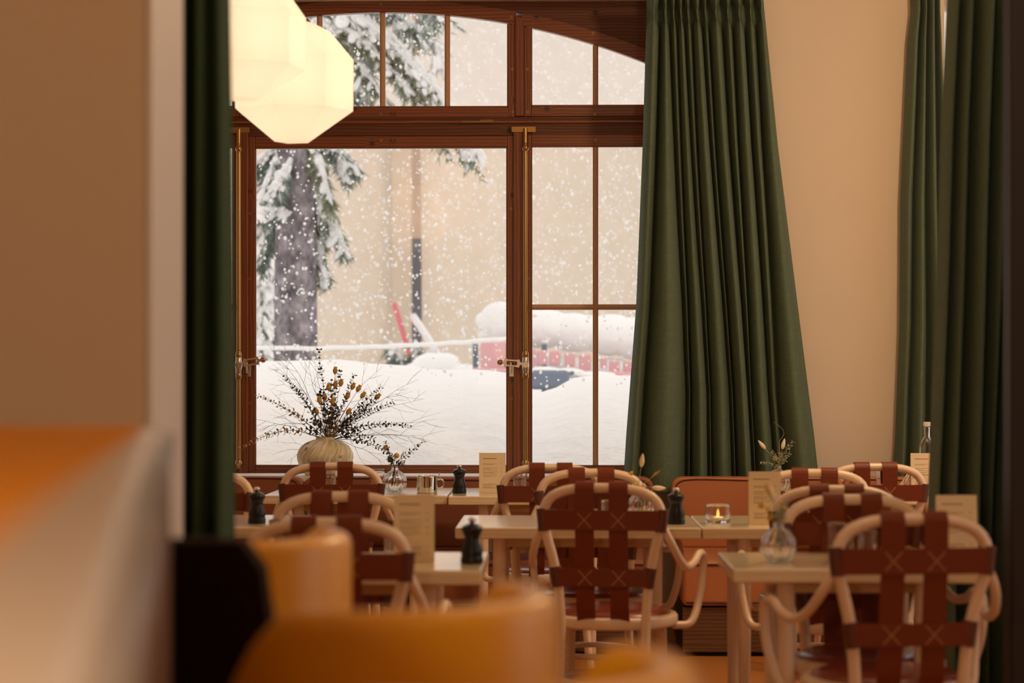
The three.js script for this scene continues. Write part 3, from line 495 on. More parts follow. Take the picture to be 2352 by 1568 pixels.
for (const [i, [x, y, z, cd]] of FILL_GLOBES.entries()) {
  const g = thing('fill_globe', ['unseen opal globe lamp over the right tables', 'unseen opal globe lamp over the middle of the room', 'unseen opal globe lamp behind the bar counter', 'unseen opal globe lamp above the near end of the room'][i], 'lamp', [x, y, z], 0, 'unseen globe lamps added above the frame');
  mesh('globe', new THREE.SphereGeometry(0.14, 24, 16), M.globe, g); mesh('rod', new THREE.CylinderGeometry(0.008, 0.008, CEIL - y - 0.13, 8).translate(0, (CEIL - y + 0.13) / 2, 0), M.brass, g);
  const l = new THREE.PointLight(new THREE.Color().setRGB(...WARM), cd); l.shadow.radius = 6.5; l.castShadow = true; l.name = 'fill_light'; g.add(l);
}

// ------------------------------------------------------------------ bar counter and amber seats in the foreground
{
  const H = 1.235;
    const zC = 1.93, zN = 0.16, xAt = (x0, k, z) => (x0 + (zC - z) * k);            // counter edges run back at a slant
  const toRoom = (x, z) => V(x * cy - z * K * sy, H, -x * sy - z * K * cy);
  const poly = (pts, y0, y1) => { const s = new THREE.Shape(pts.map((p) => new THREE.Vector2(p.x, -p.z))); const g = new THREE.ExtrudeGeometry(s, { depth: y1 - y0, bevelEnabled: true, bevelSize: 0.001, bevelThickness: 0.001, bevelSegments: 1 }); g.rotateX(-Math.PI / 2); g.translate(0, y0, 0); return uvm(g, 'z'); };
  const eL = (z) => toRoom(xAt(-0.496, 0.212, z), z), eR = (z) => toRoom(xAt(-0.458, 0.226, z), z);
  const c = thing('bar_counter', 'out of focus honey coloured bar counter with a pale edge, lower left', 'counter');
  const far = (x) => toRoom(x, 1.93 + 0.02);
  mesh('countertop', poly([eL(1.93), far(-1.6), toRoom(-1.6, zN), eL(zN)], H - 0.035, H), M.honey, c);
  const st8 = []; for (const z of [1.93, zN]) { const a = eL(z), b = eR(z); st8.push(V(a.x, H + 0.001, a.z), V(a.x, H - 0.036, a.z), V(b.x, H - 0.01, b.z), V(b.x, H - 0.036, b.z)); }
  mesh('edge_strip', new ConvexGeometry(st8), M.nosingGlare, c);
  const sR = (z) => toRoom(xAt(-0.464, 0.226, z), z), sL = (z) => toRoom(xAt(-0.53, 0.226, z), z);
  mesh('side_panel', poly([sR(1.925), sL(1.925), sL(zN), sR(zN)], 0.0, H - 0.038), M.panel, c);
  mesh('end_panel', poly([sL(1.925), toRoom(-1.55, 1.925), toRoom(-1.55, 1.87), sL(1.87)], 0.0, H - 0.038), M.panel, c);
}
function barSeat(x, z, top, label, turn) {
  const s = thing('tub_stool', label, 'stool', [x, 0, z], turn, 'amber tub stools along the bar counter');
  const R = 0.23, t = 0.05, h = 0.42, a0 = -1.3, a1 = 1.98, n = 48, prof = [[-t / 2, top - h], [t / 2, top - h], [t / 2, top - t / 2]];
  for (let i = 1; i <= 6; i++) { const q = i / 7 * Math.PI; prof.push([Math.cos(q) * t / 2, top - t / 2 + Math.sin(q) * t / 2]); } prof.push([-t / 2, top - t / 2], [-t / 2, top - h]);
  const m = prof.length - 1;
  const g = grid(n, m, (u, v) => { const a = a0 + (a1 - a0) * u, e = Math.abs(u - 0.5) * 2, drop = -0.1 * Math.pow(Math.max(0, (e - 0.75) / 0.25), 2), k = Math.round(v * m), [dr, y] = prof[k]; return [Math.cos(a) * (R + dr), y + (y > top - h + 0.01 ? drop : 0), Math.sin(a) * (R + dr), a * R, y]; });
  mesh('tub_back', toCreasedNormals(g.toNonIndexed(), 1.2), M.stoolLeather, s);
  mesh('seat', lathe([[0, top - h + 0.02], [0.18, top - h + 0.02], [0.202, top - h + 0.05], [0.196, top - h + 0.09], [0.16, top - h + 0.105], [0, top - h + 0.11]], 40), M.stoolLeather, s);
  for (let i = 0; i < 4; i++) { const a = i * Math.PI / 2 + 0.78; mesh('leg', taper([[Math.cos(a) * 0.17, top - h + 0.03, Math.sin(a) * 0.17], [Math.cos(a) * 0.2, 0.3, Math.sin(a) * 0.2], [Math.cos(a) * 0.22, 0, Math.sin(a) * 0.22]], 0.02, 0.015, 8, 8), M.darkWood, s); }
  const hoop = []; for (let i = 0; i < 20; i++) { const a = i / 20 * Math.PI * 2; hoop.push(V(Math.cos(a) * 0.2, 0.28, Math.sin(a) * 0.2)); } mesh('foot_ring', tube(hoop, 0.01, 40, 6, true), M.brass, s);
  return s;
}
{ // dark block added in place of deep shade at the end of the counter
  const zc = 1.99, p0 = on(372, 870, zc), p1 = on(600, 870, zc), top = on(400, 1243, zc).y, c = thing('shade_slab', 'added dark block standing in for the deep shade at the end of the bar counter', 'slab', [p0.x, 0, p0.z]), w1 = p1.x - p0.x, d = 0.07, pts = [];
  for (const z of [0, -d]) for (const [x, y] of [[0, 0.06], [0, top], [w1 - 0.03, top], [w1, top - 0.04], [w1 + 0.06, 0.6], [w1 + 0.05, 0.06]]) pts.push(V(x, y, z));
  mesh('body', new ConvexGeometry(pts), M.shadeBrown, c); mesh('plinth', box(w1, 0.06, d - 0.03, w1 / 2, 0.03, -d / 2, 0), M.shadeBrown, c); mesh('front_face', box(w1 - 0.03, top - 0.16, 0.014, w1 / 2, (top + 0.06) / 2, 0.004, 0.004), M.shadeBrown, c);
}
{
  const tops = 1.02;
  for (const [pr, z, label] of [[800, 2.6, 'farthest amber tub stool, first step of the blurred row'], [1275, 1.88, 'middle amber tub stool of the blurred row'], [1600, 1.42, 'nearest amber tub stool, at the bottom edge of the picture']]) {
    const p = on(pr, 870, z); barSeat(p.x - 0.25, p.z, tops, label, -0.25);
  }
}

// ------------------------------------------------------------------ table ware
const ZF = 6.8, ZM = 5.42, ZN = 4.3;
function spot(px, z) { const p = on(px, 870, z); return [p.x, TH + 0.0005, p.z]; }
function pepperMill(label, px, z, h = 0.135) {
  const k = h / 0.135, m = thing('pepper_mill', label, 'pepper mill', spot(px, z), 0);
  mesh('body', lathe([[0, 0], [0.027, 0], [0.0285, 0.003], [0.0285, 0.016], [0.0265, 0.02], [0.0265, 0.026], [0.0275, 0.034], [0.026, 0.045], [0.021, 0.06], [0.0185, 0.072], [0.0195, 0.08], [0.0235, 0.088], [0.0235, 0.0905], [0, 0.0905]].map(([a, b]) => [a * k * 1.18, b * k]), 32), M.mill, m);
  mesh('head', lathe([[0, 0.0915], [0.024, 0.0915], [0.0265, 0.095], [0.0268, 0.103], [0.024, 0.109], [0.015, 0.1145], [0.009, 0.117], [0, 0.117]].map(([a, b]) => [a * k * 1.18, b * k]), 32), M.mill, m);
  mesh('knob', lathe([[0, 0.117], [0.006, 0.117], [0.0055, 0.12], [0.0095, 0.124], [0.0105, 0.129], [0.0085, 0.134], [0.004, 0.136], [0, 0.136]].map(([a, b]) => [a * k * 1.18, b * k]), 24), M.chrome, m);
  return m;
}
const mill0 = pepperMill('black pepper mill at the window between the chrome mug and the menu card', 1055, 6.72);
copyOf(mill0, 'leftmost black pepper mill, beside the dark green curtain', spot(590, 5.3), 0);
copyOf(mill0, 'large blurred black pepper mill on the table corner behind the amber seats', spot(1084, 4.16), 0);
copyOf(mill0, 'black pepper mill between the centre armchair and the tealight', spot(1553, 5.3), 0);

function menuTex(seed) {
  const c = document.createElement('canvas'); c.width = 256; c.height = 400; const g = c.getContext('2d'), R = rng(seed);
  g.fillStyle = '#e9d3ae'; g.fillRect(0, 0, 256, 400); g.fillStyle = '#6b553c';
  let x = 38; for (let i = 0; i < 15; i++) { const w = 5 + R() * 4; g.fillRect(x, 54 + (i === 0 ? -3 : 0), w, 7 + (i === 0 ? 3 : 0)); x += w + 1.6; }   // heading
  g.fillStyle = '#8a7152';
  for (const [y, n] of [[108, 2], [150, 2], [172, 1], [190, 2], [212, 1], [228, 2], [310, 3], [340, 2], [352, 1]]) for (let k = 0; k < n; k++) { let xx = 38, end = k === n - 1 && n > 1 ? 110 + R() * 40 : 168 + R() * 10; while (xx < end) { const w = 6 + R() * 18; g.fillRect(xx, y + k * 9, Math.min(w, end - xx), 3.4); xx += w + 3.5; } if (k === 0 && n > 1) g.fillRect(205, y, 16, 3.4); }
  const t = new THREE.CanvasTexture(c); t.colorSpace = THREE.SRGBColorSpace; t.magFilter = THREE.LinearFilter; return t;
}
const menuFaces = [1].map((s) => new THREE.MeshPhysicalMaterial({ map: menuTex(s), roughness: 0.85, name: 'menu_print' }));
function makeMenu(label, px, z, w, h, turn, group) {
  const m = thing('menu_card', label, 'menu', spot(px, z), turn);
  const leaf = (x0, ang, nm) => { const g = new THREE.BoxGeometry(w, h, 0.0016); g.translate(0, h / 2, 0); g.rotateX(ang); return mesh(nm, g, M.card, m); };
  const f = new THREE.Group(); const fm = leaf(0, -0.13, 'front_leaf'); fm.position.z = 0.0; const bm = leaf(0, 0.13, 'back_leaf'); fm.position.z = Math.sin(0.13) * h; bm.position.z = -Math.sin(0.13) * h * 1;
  fm.position.z = Math.sin(0.13) * h * 1.0 + 0.001; bm.position.z = -Math.sin(0.13) * h + 0.0 - 0.001;
  const pg = new THREE.PlaneGeometry(w * 0.995, h * 0.995); pg.translate(0, h / 2, 0.0011); pg.rotateX(-0.13); const pm = mesh('print', pg, menuFaces[0], fm);
  return m;
}
const MH = 0.192, MW = 0.126;
makeMenu('menu card standing on the window table beside the pepper mill', 1131, 6.76, MW, 0.19, 0.02);
makeMenu('tall blurred menu card on the table behind the amber seats', 951, 4.2, 0.12, 0.2, 0.03);
makeMenu('menu card right of the tealight with dried flowers rising behind it', 1756, 5.3, 0.118, 0.197, -0.04);
makeMenu('menu card below the clear bottle at the far right', 2122, 6.76, MW, 0.19, 0.0);
makeMenu('blurred menu card between the nearest armchair and the right curtain', 2196, 4.32, 0.123, 0.19, 0.02);

// glasses
function tumblerGeo(r0, r1, h, ribs, t = 0.0022) {
  const pr = [[0.0, 0], [r0 * 0.92, 0], [r0, 0.003], [r1, h - 0.002], [r1 - t * 0.5, h], [r1 - t, h - 0.002], [r0 - t, 0.011], [r0 * 0.8, 0.009], [0, 0.009]];
  const dense = []; for (let i = 0; i + 1 < pr.length; i++) { const n = i === 2 || i === 5 ? 8 : 1; for (let k = 0; k < n; k++) dense.push([pr[i][0] + (pr[i + 1][0] - pr[i][0]) * k / n, pr[i][1] + (pr[i + 1][1] - pr[i][1]) * k / n]); } dense.push(pr[pr.length - 1]);
  const g = lathe(dense, ribs ? ribs * 6 : 36);
  if (ribs) { const p = g.attributes.position; for (let i = 0; i < p.count; i++) { const x = p.getX(i), z = p.getZ(i), rr = Math.hypot(x, z), y = p.getY(i); if (rr < r0 * 0.95 || y > h * 0.93) continue; const a = Math.atan2(z, x), k = 1 + 0.035 * Math.cos(a * ribs) * Math.min(1, y / 0.01); p.setX(i, x * k); p.setZ(i, z * k); } g.computeVertexNormals(); }
  return g;
}
const tA = tumblerGeo(0.026, 0.032, 0.085, 0), tB = tumblerGeo(0.027, 0.036, 0.1, 9), tC = tumblerGeo(0.024, 0.038, 0.135, 8), tD = tumblerGeo(0.034, 0.036, 0.105, 0);
function glassAt(geo, label, px, z, s = 1) { const g = mesh('drinking_glass', geo, M.glass); tag(g, label, 'glass', 'drinking glasses on the tables'); g.position.set(...spot(px, z)); g.scale.setScalar(s); return g; }
glassAt(tB, 'small ribbed glass seen between the straps of the vase chair', 756, 6.74, 0.92);
glassAt(tD, 'straight clear glass left of the round glass bud vase', 866, 6.82, 1.02);
glassAt(tB, 'ribbed glass behind the chair rail right of the menu card', 1194, 6.8);
glassAt(tC, 'tall flared glass in the right far corner below the curtain', 2028, 6.74);
glassAt(tA, 'low glass left of the far right menu card', 2092, 6.68, 0.9);
glassAt(tD, 'glass in front of the far right menu card', 2123, 6.62, 0.9);
glassAt(tD, 'blurred tall glass beside the nearest right armchair', 1932, 4.2, 1.1);
glassAt(tA, 'blurred low glass behind the left strap of the nearest right armchair', 1992, 4.3, 1.0);
glassAt(tA, 'blurred glass seen under the rail of the blurred left armchair', 905, 4.25, 1.0);
glassAt(tA, 'glass through the right half of the centre armchair back', 1400, 5.35, 1.0);

// chrome mug
{
  const m = thing('mug', 'shiny chrome mug on the window table', 'mug', spot(981, 6.74));
  mesh('cup', lathe([[0, 0], [0.047, 0], [0.05, 0.003], [0.051, 0.03], [0.0515, 0.07], [0.0535, 0.078], [0.0535, 0.081], [0.051, 0.08], [0.049, 0.07], [0.048, 0.006], [0, 0.004]], 40), M.chrome, m);
  mesh('handle', tube([[0.05, 0.062, 0], [0.068, 0.063, 0], [0.078, 0.052, 0], [0.077, 0.033, 0], [0.066, 0.022, 0], [0.05, 0.02, 0]], 0.0038, 28, 8), M.chrome, m);
  mesh('hook', tube([[0.049, 0.074, 0], [0.056, 0.083, 0], [0.058, 0.093, 0]], 0.0025, 10, 6), M.chrome, m);
}
// tealight in a low glass
{
  const p = spot(1649, 5.34), g = thing('tealight_holder', 'low clear glass with a burning tealight on the middle row table', 'candle', p);
  mesh('holder', tumblerGeo(0.046, 0.047, 0.07, 0, 0.003), M.glass, g);
  mesh('candle', new THREE.CylinderGeometry(0.019, 0.019, 0.012, 20).translate(0, 0.0165, 0), M.wax, g);
  mesh('flame', lathe([[0, 0.022], [0.004, 0.026], [0.0055, 0.033], [0.004, 0.043], [0.001, 0.052], [0, 0.054]], 12), M.flame, g);
  const l = new THREE.PointLight(new THREE.Color().setRGB(1, 0.6, 0.25), 0.03); l.position.set(0, 0.035, 0); l.shadow.radius = 0.2; l.castShadow = true; l.name = 'flame_light'; g.add(l);
}
// bottle at the far right
{
  const b = thing('bottle', 'clear glass bottle with a pale stopper, half behind the right curtain', 'bottle', spot(2129, 6.86));
  mesh('bottle_body', lathe([[0, 0], [0.034, 0], [0.036, 0.004], [0.036, 0.21], [0.034, 0.228], [0.024, 0.248], [0.0145, 0.262], [0.0135, 0.3], [0.0155, 0.302], [0.0155, 0.31], [0.0115, 0.31], [0.0105, 0.262], [0.02, 0.246], [0.0325, 0.222], [0.0335, 0.01], [0, 0.008]], 32), M.glass, b);
  mesh('stopper', lathe([[0, 0.306], [0.0165, 0.31], [0.0175, 0.315], [0.0175, 0.33], [0.0165, 0.333], [0, 0.333]], 24), M.wax, b);
}
// small things on the far right table
{
  const n = thing('napkin', 'folded white napkin with green stripes at the far right', 'napkin', spot(2061, 6.66), 0.4);
  const tri = new THREE.Shape([[-0.04, 0], [0.045, 0], [0.012, 0.03], [-0.016, 0.046]].map((p) => new THREE.Vector2(...p)));
  mesh('napkin_fold', new THREE.ExtrudeGeometry(tri, { depth: 0.03, bevelEnabled: true, bevelSize: 0.003, bevelThickness: 0.003, bevelSegments: 2 }), M.napkin, n);
  for (let i = 0; i < 3; i++) mesh('stripe', box(0.05 - i * 0.012, 0.004, 0.002, -0.002, 0.01 + i * 0.011, 0.0338, 0), M.teal, n);
  const c = thing('cutlery', 'pale stick leaning on the napkin at the far right', 'cutlery', spot(2066, 6.7)); mesh('stick', [tube([[-0.005, 0.03, 0], [0.02, 0.065, 0], [0.045, 0.105, -0.005]], 0.004, 8, 6), tube([[-0.002, 0.03, 0.012], [0.026, 0.06, 0.01], [0.05, 0.1, 0.004]], 0.004, 8, 6)], M.card, c);
  const s = thing('salt_dish', 'small white dish behind the right straps of the posy armchair', 'dish', spot(1938, 6.66)); mesh('dish', lathe([[0, 0], [0.02, 0], [0.026, 0.012], [0.027, 0.022], [0.0245, 0.022], [0.022, 0.01], [0, 0.006]], 24), M.white, s);
}

// ------------------------------------------------------------------ flowers
function leafGeo(w, l) { const s = new THREE.Shape(); s.moveTo(0, 0); s.bezierCurveTo(w, l * 0.2, w, l * 0.85, 0, l); s.bezierCurveTo(-w, l * 0.85, -w, l * 0.2, 0, 0); const g = new THREE.ExtrudeGeometry(s, { depth: w * 0.08, bevelEnabled: false, curveSegments: 4 }); const p = g.attributes.position; for (let i = 0; i < p.count; i++) p.setZ(i, p.getZ(i) + (p.getX(i) ** 2) / w * 0.9); g.computeVertexNormals(); return g; }
function curveTo(a, b, sag, R, wob = 0.01) { const pts = []; for (let i = 0; i <= 5; i++) { const t = i / 5, p = a.clone().lerp(b, t); p.y += Math.sin(Math.PI * t) * sag + (i && i < 5 ? (R() - 0.5) * wob : 0); p.x += (i && i < 5 ? (R() - 0.5) * wob : 0); p.z += Math.sin(Math.PI * t) * 0.02; pts.push(p); } return pts; }
function leavesOn(pts, n, size, R, t0 = 0.25) {
  const c = new THREE.CatmullRomCurve3(pts), L = [];
  for (let i = 0; i < n; i++) {
    const t = t0 + (1 - t0) * (i + 0.5) / n, p = c.getPoint(t), tg = c.getTangent(t), sc = size * (0.7 + 0.5 * R()) * (1.05 - 0.45 * (t - t0));
    const side = V(0, 0, 1).cross(tg).normalize().applyAxisAngle(tg, (i % 2) * 1.4 + R() * 0.8);
    for (const s of [-1, 1]) { const d = side.clone().multiplyScalar(s).addScaledVector(tg, 0.35 + 0.3 * R()).normalize(), nrm = tg.clone().addScaledVector(V(R() - 0.5, R() - 0.5, R() - 0.5), 0.9).normalize(), xx = nrm.clone().cross(d).normalize(), zz = xx.clone().cross(d).normalize(); const g = leafGeo(sc * 0.42, sc); g.applyMatrix4(new THREE.Matrix4().makeBasis(xx, d, zz)); g.translate(p.x, p.y, p.z); L.push(g); }
  }
  return merge(L);
}
{ // big ceramic vase on the sill with its dried bouquet
  const z = 7.5, base = on(747, 870, z), neck = on(756, 1003, z).y, y0 = W1.y0 + 0.004, H = neck - y0;
  const v = thing('vase', 'large round cream ceramic vase with brown stains on the window sill', 'vase', [base.x, y0, -z * K]);
  const pr = [[0, 0], [0.085, 0], [0.1, 0.012], [0.13, 0.06], [0.148, 0.115], [0.146, 0.15], [0.128, 0.188], [0.1, 0.212], [0.07, 0.226], [0.05, 0.232], [0.047, 0.24], [0.051, 0.246], [0.046, 0.246], [0.042, 0.236], [0.06, 0.216], [0.1, 0.19], [0, 0.17]].map(([r, y]) => [r, y / 0.246 * H]);
  const c = new THREE.SplineCurve(pr.map((p) => new THREE.Vector2(...p))), g = lathe(c.getPoints(90).map((q) => [Math.max(0, q.x), q.y]), 72), p = g.attributes.position;
  for (let i = 0; i < p.count; i++) { const a = Math.atan2(p.getZ(i), p.getX(i)), y = p.getY(i), r = Math.hypot(p.getX(i), p.getZ(i)), k = 1 + (r > 0.07 ? 0.02 * (fbm((a / 6.2832 + 1) % 1, y * 3 + 0.2, 26, 6, 55, 3) - 0.5) : 0); p.setX(i, p.getX(i) * k); p.setZ(i, p.getZ(i) * k); } g.computeVertexNormals();
  mesh('vase_body', g, M.vase, v);
  const bq = thing('dried_bouquet', 'wide dried bouquet of eucalyptus, twigs and seed pods standing in the cream vase', 'dried flowers', [0, 0, 0]);
  const R = rng(77), src = V(base.x + 0.018, neck - 0.02, -z * K), at = (px, py, dz = 0) => on(px, py, z + dz * 0.7);
  for (const [px, py, sag, sz, warm] of [[733, 800, 0, 0.021, 0], [650, 862, 0.03, 0.02, 0], [585, 906, 0.03, 0.021, 1], [550, 1030, 0.075, 0.021, 1], [878, 886, 0.01, 0.02, 0], [905, 922, 0.02, 0.02, 0], [946, 978, 0.045, 0.019, 0], [862, 1010, 0.03, 0.024, 0], [782, 850, 0, 0.024, 0], [815, 858, 0, 0.02, 0], [870, 910, 0.02, 0.022, 0], [935, 1075, 0.06, 0.02, 0], [762, 870, 0, 0.028, 0], [735, 900, 0, 0.03, 0], [715, 960, 0.01, 0.03, 0], [800, 960, 0.01, 0.03, 0], [700, 985, 0.015, 0.026, 0], [830, 985, 0.02, 0.028, 0], [770, 930, 0, 0.032, 0], [845, 940, 0.01, 0.026, 0], [760, 960, 0, 0.034, 0]]) {
    const e = at(px, py, (R() - 0.5) * 0.16 - 0.02), pts = curveTo(src, e, sag, R, 0.012), len = src.distanceTo(e);
    const st = mesh('stem', taper(pts, 0.0022, 0.0008, 16, 5), M.twig, bq); mesh('leaves', leavesOn(pts, Math.max(6, Math.round(len / 0.021)), sz * 1.2, R, len > 0.25 ? 0.28 : 0.3), warm ? M.leafTan : M.leafGrey, st);
  }
  for (const [px, py] of [[615, 790], [625, 836], [700, 830], [640, 870], [568, 960], [658, 1062], [975, 915], [1000, 962], [990, 1012], [960, 872], [720, 815], [640, 800], [600, 980], [880, 840], [970, 1000], [930, 900], [640, 930], [905, 1080]]) {
    const e = at(px, py, (R() - 0.5) * 0.14), pts = curveTo(src, e, 0.02 + 0.04 * R(), R, 0.02), c2 = new THREE.CatmullRomCurve3(pts), L = [taper(pts, 0.0016, 0.0004, 18, 4)];
    for (let i = 0; i < 5; i++) { const t = 0.4 + 0.12 * i, q = c2.getPoint(t), tg = c2.getTangent(t), s = tg.clone().applyAxisAngle(V(0, 0, 1), (R() < 0.5 ? -1 : 1) * (0.35 + 0.5 * R())), l = 0.05 + 0.09 * R(), m1 = q.clone().addScaledVector(s, l * 0.5), e1 = q.clone().addScaledVector(s, l).addScaledVector(tg, l * 0.3); L.push(taper([q, m1, e1], 0.0008, 0.0003, 5, 4)); const s2 = s.clone().applyAxisAngle(V(0, 0, 1), (R() - 0.5) * 1.6); L.push(taper([m1, m1.clone().addScaledVector(s2, l * 0.3), m1.clone().addScaledVector(s2, l * 0.55)], 0.0005, 0.0003, 4, 4)); }
    mesh('twig', L, M.twig, bq);
  }
  for (const [px, py] of [[770, 884], [783, 880], [810, 888], [734, 920], [746, 913], [764, 923], [798, 910], [833, 908], [800, 946], [866, 911], [727, 945], [755, 890], [823, 893], [770, 852]]) {
    const e = at(px, py, -0.05 + (R() - 0.5) * 0.08), st = mesh('pod_stem', taper(curveTo(src, e, 0, R, 0.008), 0.0018, 0.0011, 12, 5), M.pod, bq);
    const d = e.clone().sub(src).normalize(), gp = lathe([[0, -0.019], [0.007, -0.015], [0.0135, 0], [0.012, 0.011], [0.007, 0.016], [0.0105, 0.02], [0.009, 0.023], [0, 0.022]], 12); gp.applyQuaternion(new THREE.Quaternion().setFromUnitVectors(V(0, 1, 0), d)); gp.translate(e.x, e.y, e.z); mesh('seed_pod', gp, M.pod, st);
  }
}
// round ribbed glass bud vases with small posies
function budVaseGeo(r, h) {
  const pr = [[0, 0], [0.4, 0], [0.62, 0.02], [0.92, 0.2], [1, 0.42], [0.9, 0.62], [0.6, 0.78], [0.34, 0.85], [0.29, 0.9], [0.3, 0.97], [0.36, 1], [0.32, 1], [0.25, 0.96], [0.24, 0.88], [0.5, 0.76], [0.82, 0.6], [0.92, 0.42], [0.84, 0.22], [0.5, 0.07], [0, 0.06]].map(([a, b]) => [a * r, b * h]);
  const g = lathe(pr, 96), p = g.attributes.position; for (let i = 0; i < p.count; i++) { const x = p.getX(i), z2 = p.getZ(i), a = Math.atan2(z2, x), y = p.getY(i) / h, rr = Math.hypot(x, z2) / r; if (rr < 0.45 || y > 0.82) continue; const k = 1 + 0.045 * Math.cos(a * 12 + y * 2.5); p.setX(i, x * k); p.setZ(i, z2 * k); } g.computeVertexNormals(); return g;
}
const bud = budVaseGeo(0.056, 0.125);
function budVase(label, px, z, s = 1) {
  const v = thing('bud_vase', label, 'vase', spot(px, z)); v.scale.setScalar(s); mesh('vase_glass', bud, M.glass, v);
  return v;
}
// posy: heads as [kind, px, py, dz]
function posy(label, px, z, hNeck, heads, seed) {
  const q = thing('posy', label, 'dried flowers', [0, 0, 0]), R = rng(seed), b = spot(px, z), src = V(b[0], b[1] + 0.03, b[2]), nk = V(b[0], b[1] + hNeck, b[2]);
  for (const [kind, hx, hy, dz] of heads) {
    const e = on(hx, hy, z + (dz ?? (R() - 0.5) * 0.035)), mid = nk.clone().add(V((R() - 0.5) * 0.012, 0, (R() - 0.5) * 0.012)), pts = [src.clone().add(V((R() - 0.5) * 0.03, 0, (R() - 0.5) * 0.03)), mid, mid.clone().lerp(e, 0.5).add(V((R() - 0.5) * 0.01, 0.004, 0)), e];
    const st = mesh('stem', taper(pts, 0.0015, 0.0009, 14, 5), kind === 'euc' ? M.twig : M.leafSilver, q), d = e.clone().sub(mid).normalize(), qq = new THREE.Quaternion().setFromUnitVectors(V(0, 1, 0), d);
    const put = (n, g, m) => { g.applyQuaternion(qq); g.translate(e.x, e.y, e.z); mesh(n, g, m, st); };
    if (kind === 'bunny') put('bunny_tail', lathe([[0, -0.004], [0.006, 0], [0.0095, 0.012], [0.009, 0.026], [0.0055, 0.04], [0.002, 0.049], [0, 0.051]], 16), M.bunny);
    if (kind === 'ball') put('flower_head', new THREE.IcosahedronGeometry(0.0125, 2), M.yellow);
    if (kind === 'ochre') put('flower_head', new THREE.IcosahedronGeometry(0.0135, 2), M.pod);
    if (kind === 'daisy') { const L = []; for (let i = 0; i < 14; i++) { const g = leafGeo(0.0045, 0.016); g.rotateX(1.2); g.rotateY(i / 14 * 6.283); L.push(g); } put('petals', merge(L), M.petal); put('flower_core', lathe([[0, -0.002], [0.009, 0], [0.009, 0.004], [0.005, 0.008], [0, 0.009]], 16), M.yellow); }
    if (kind === 'straw') { const L = []; for (let k = 0; k < 2; k++) for (let i = 0; i < 12; i++) { const g = leafGeo(0.005, 0.015 - k * 0.003); g.rotateX(0.9 - k * 0.35); g.rotateY((i + k * 0.5) / 12 * 6.283); L.push(g); } put('petals', merge(L), M.yellow); put('flower_core', new THREE.SphereGeometry(0.0065, 12, 8), M.yellowCore); }
    if (kind === 'euc' || kind === 'silver') mesh('leaves', leavesOn(pts.slice(1), 11, kind === 'euc' ? 0.02 : 0.018, R, 0.2), kind === 'euc' ? M.leafGrey : M.leafSilver, st);
    if (kind === 'grass') { const L = []; for (let i = 0; i < 10; i++) { const g = leafGeo(0.002, 0.03); g.rotateZ((R() - 0.5) * 0.9); g.rotateY(R() * 6.28); g.translate(0, -0.02 + i * 0.003, 0); L.push(g); } put('grass_head', merge(L), M.pod); }
    if (kind === 'curl') { const cur = []; for (let i = 0; i <= 8; i++) { const t = i / 8; cur.push(V(e.x + (Math.sin(t * 3.4) * 0.03 - 0.02 * t), e.y + t * 0.09, e.z)); } mesh('tendril', taper(cur, 0.001, 0.0006, 18, 4), M.leafSilver, st); }
  }
  return q;
}
budVase('round clear glass bud vase on the window table left of the chrome mug', 907, 6.74);
posy('sprig of eucalyptus with two ochre buttons in the window bud vase', 907, 6.74, 0.125, [['ochre', 886, 1028], ['ochre', 911, 1046], ['euc', 976, 1010], ['euc', 884, 1012], ['euc', 930, 1062], ['euc', 893, 1052], ['grass', 924, 1046]], 3);
budVase('round glass bud vase behind the menu card right of the tealight', 1786, 6.72, 1.06);
posy('cream bunny tails and yellow straw flowers in front of the green curtain', 1788, 6.72, 0.13, [['bunny', 1757, 1030], ['bunny', 1797, 1030], ['straw', 1792, 1044], ['ball', 1780, 1053], ['silver', 1822, 1012], ['silver', 1815, 1040], ['silver', 1806, 1056], ['curl', 1790, 1012], ['silver', 1772, 1036], ['silver', 1745, 1062]], 5);
budVase('round glass bud vase seen through the back of the centre armchair', 1472, 5.5, 0.95);
posy('blurred bunny tail and yellow flower posy above the centre armchair', 1470, 5.5, 0.12, [['bunny', 1473, 1070], ['straw', 1450, 1088], ['bunny', 1500, 1120], ['bunny', 1475, 1118], ['grass', 1502, 1092], ['daisy', 1460, 1112]], 7);
budVase('blurred glass bud vase on the right foreground table corner', 1788, 4.2, 0.95);
posy('blurred daisy posy with ochre hearts on the right foreground table', 1788, 4.2, 0.12, [['straw', 1750, 1162], ['straw', 1772, 1188], ['daisy', 1766, 1170], ['bunny', 1778, 1150], ['silver', 1808, 1150], ['silver', 1795, 1180], ['grass', 1765, 1135], ['daisy', 1800, 1168]], 9);

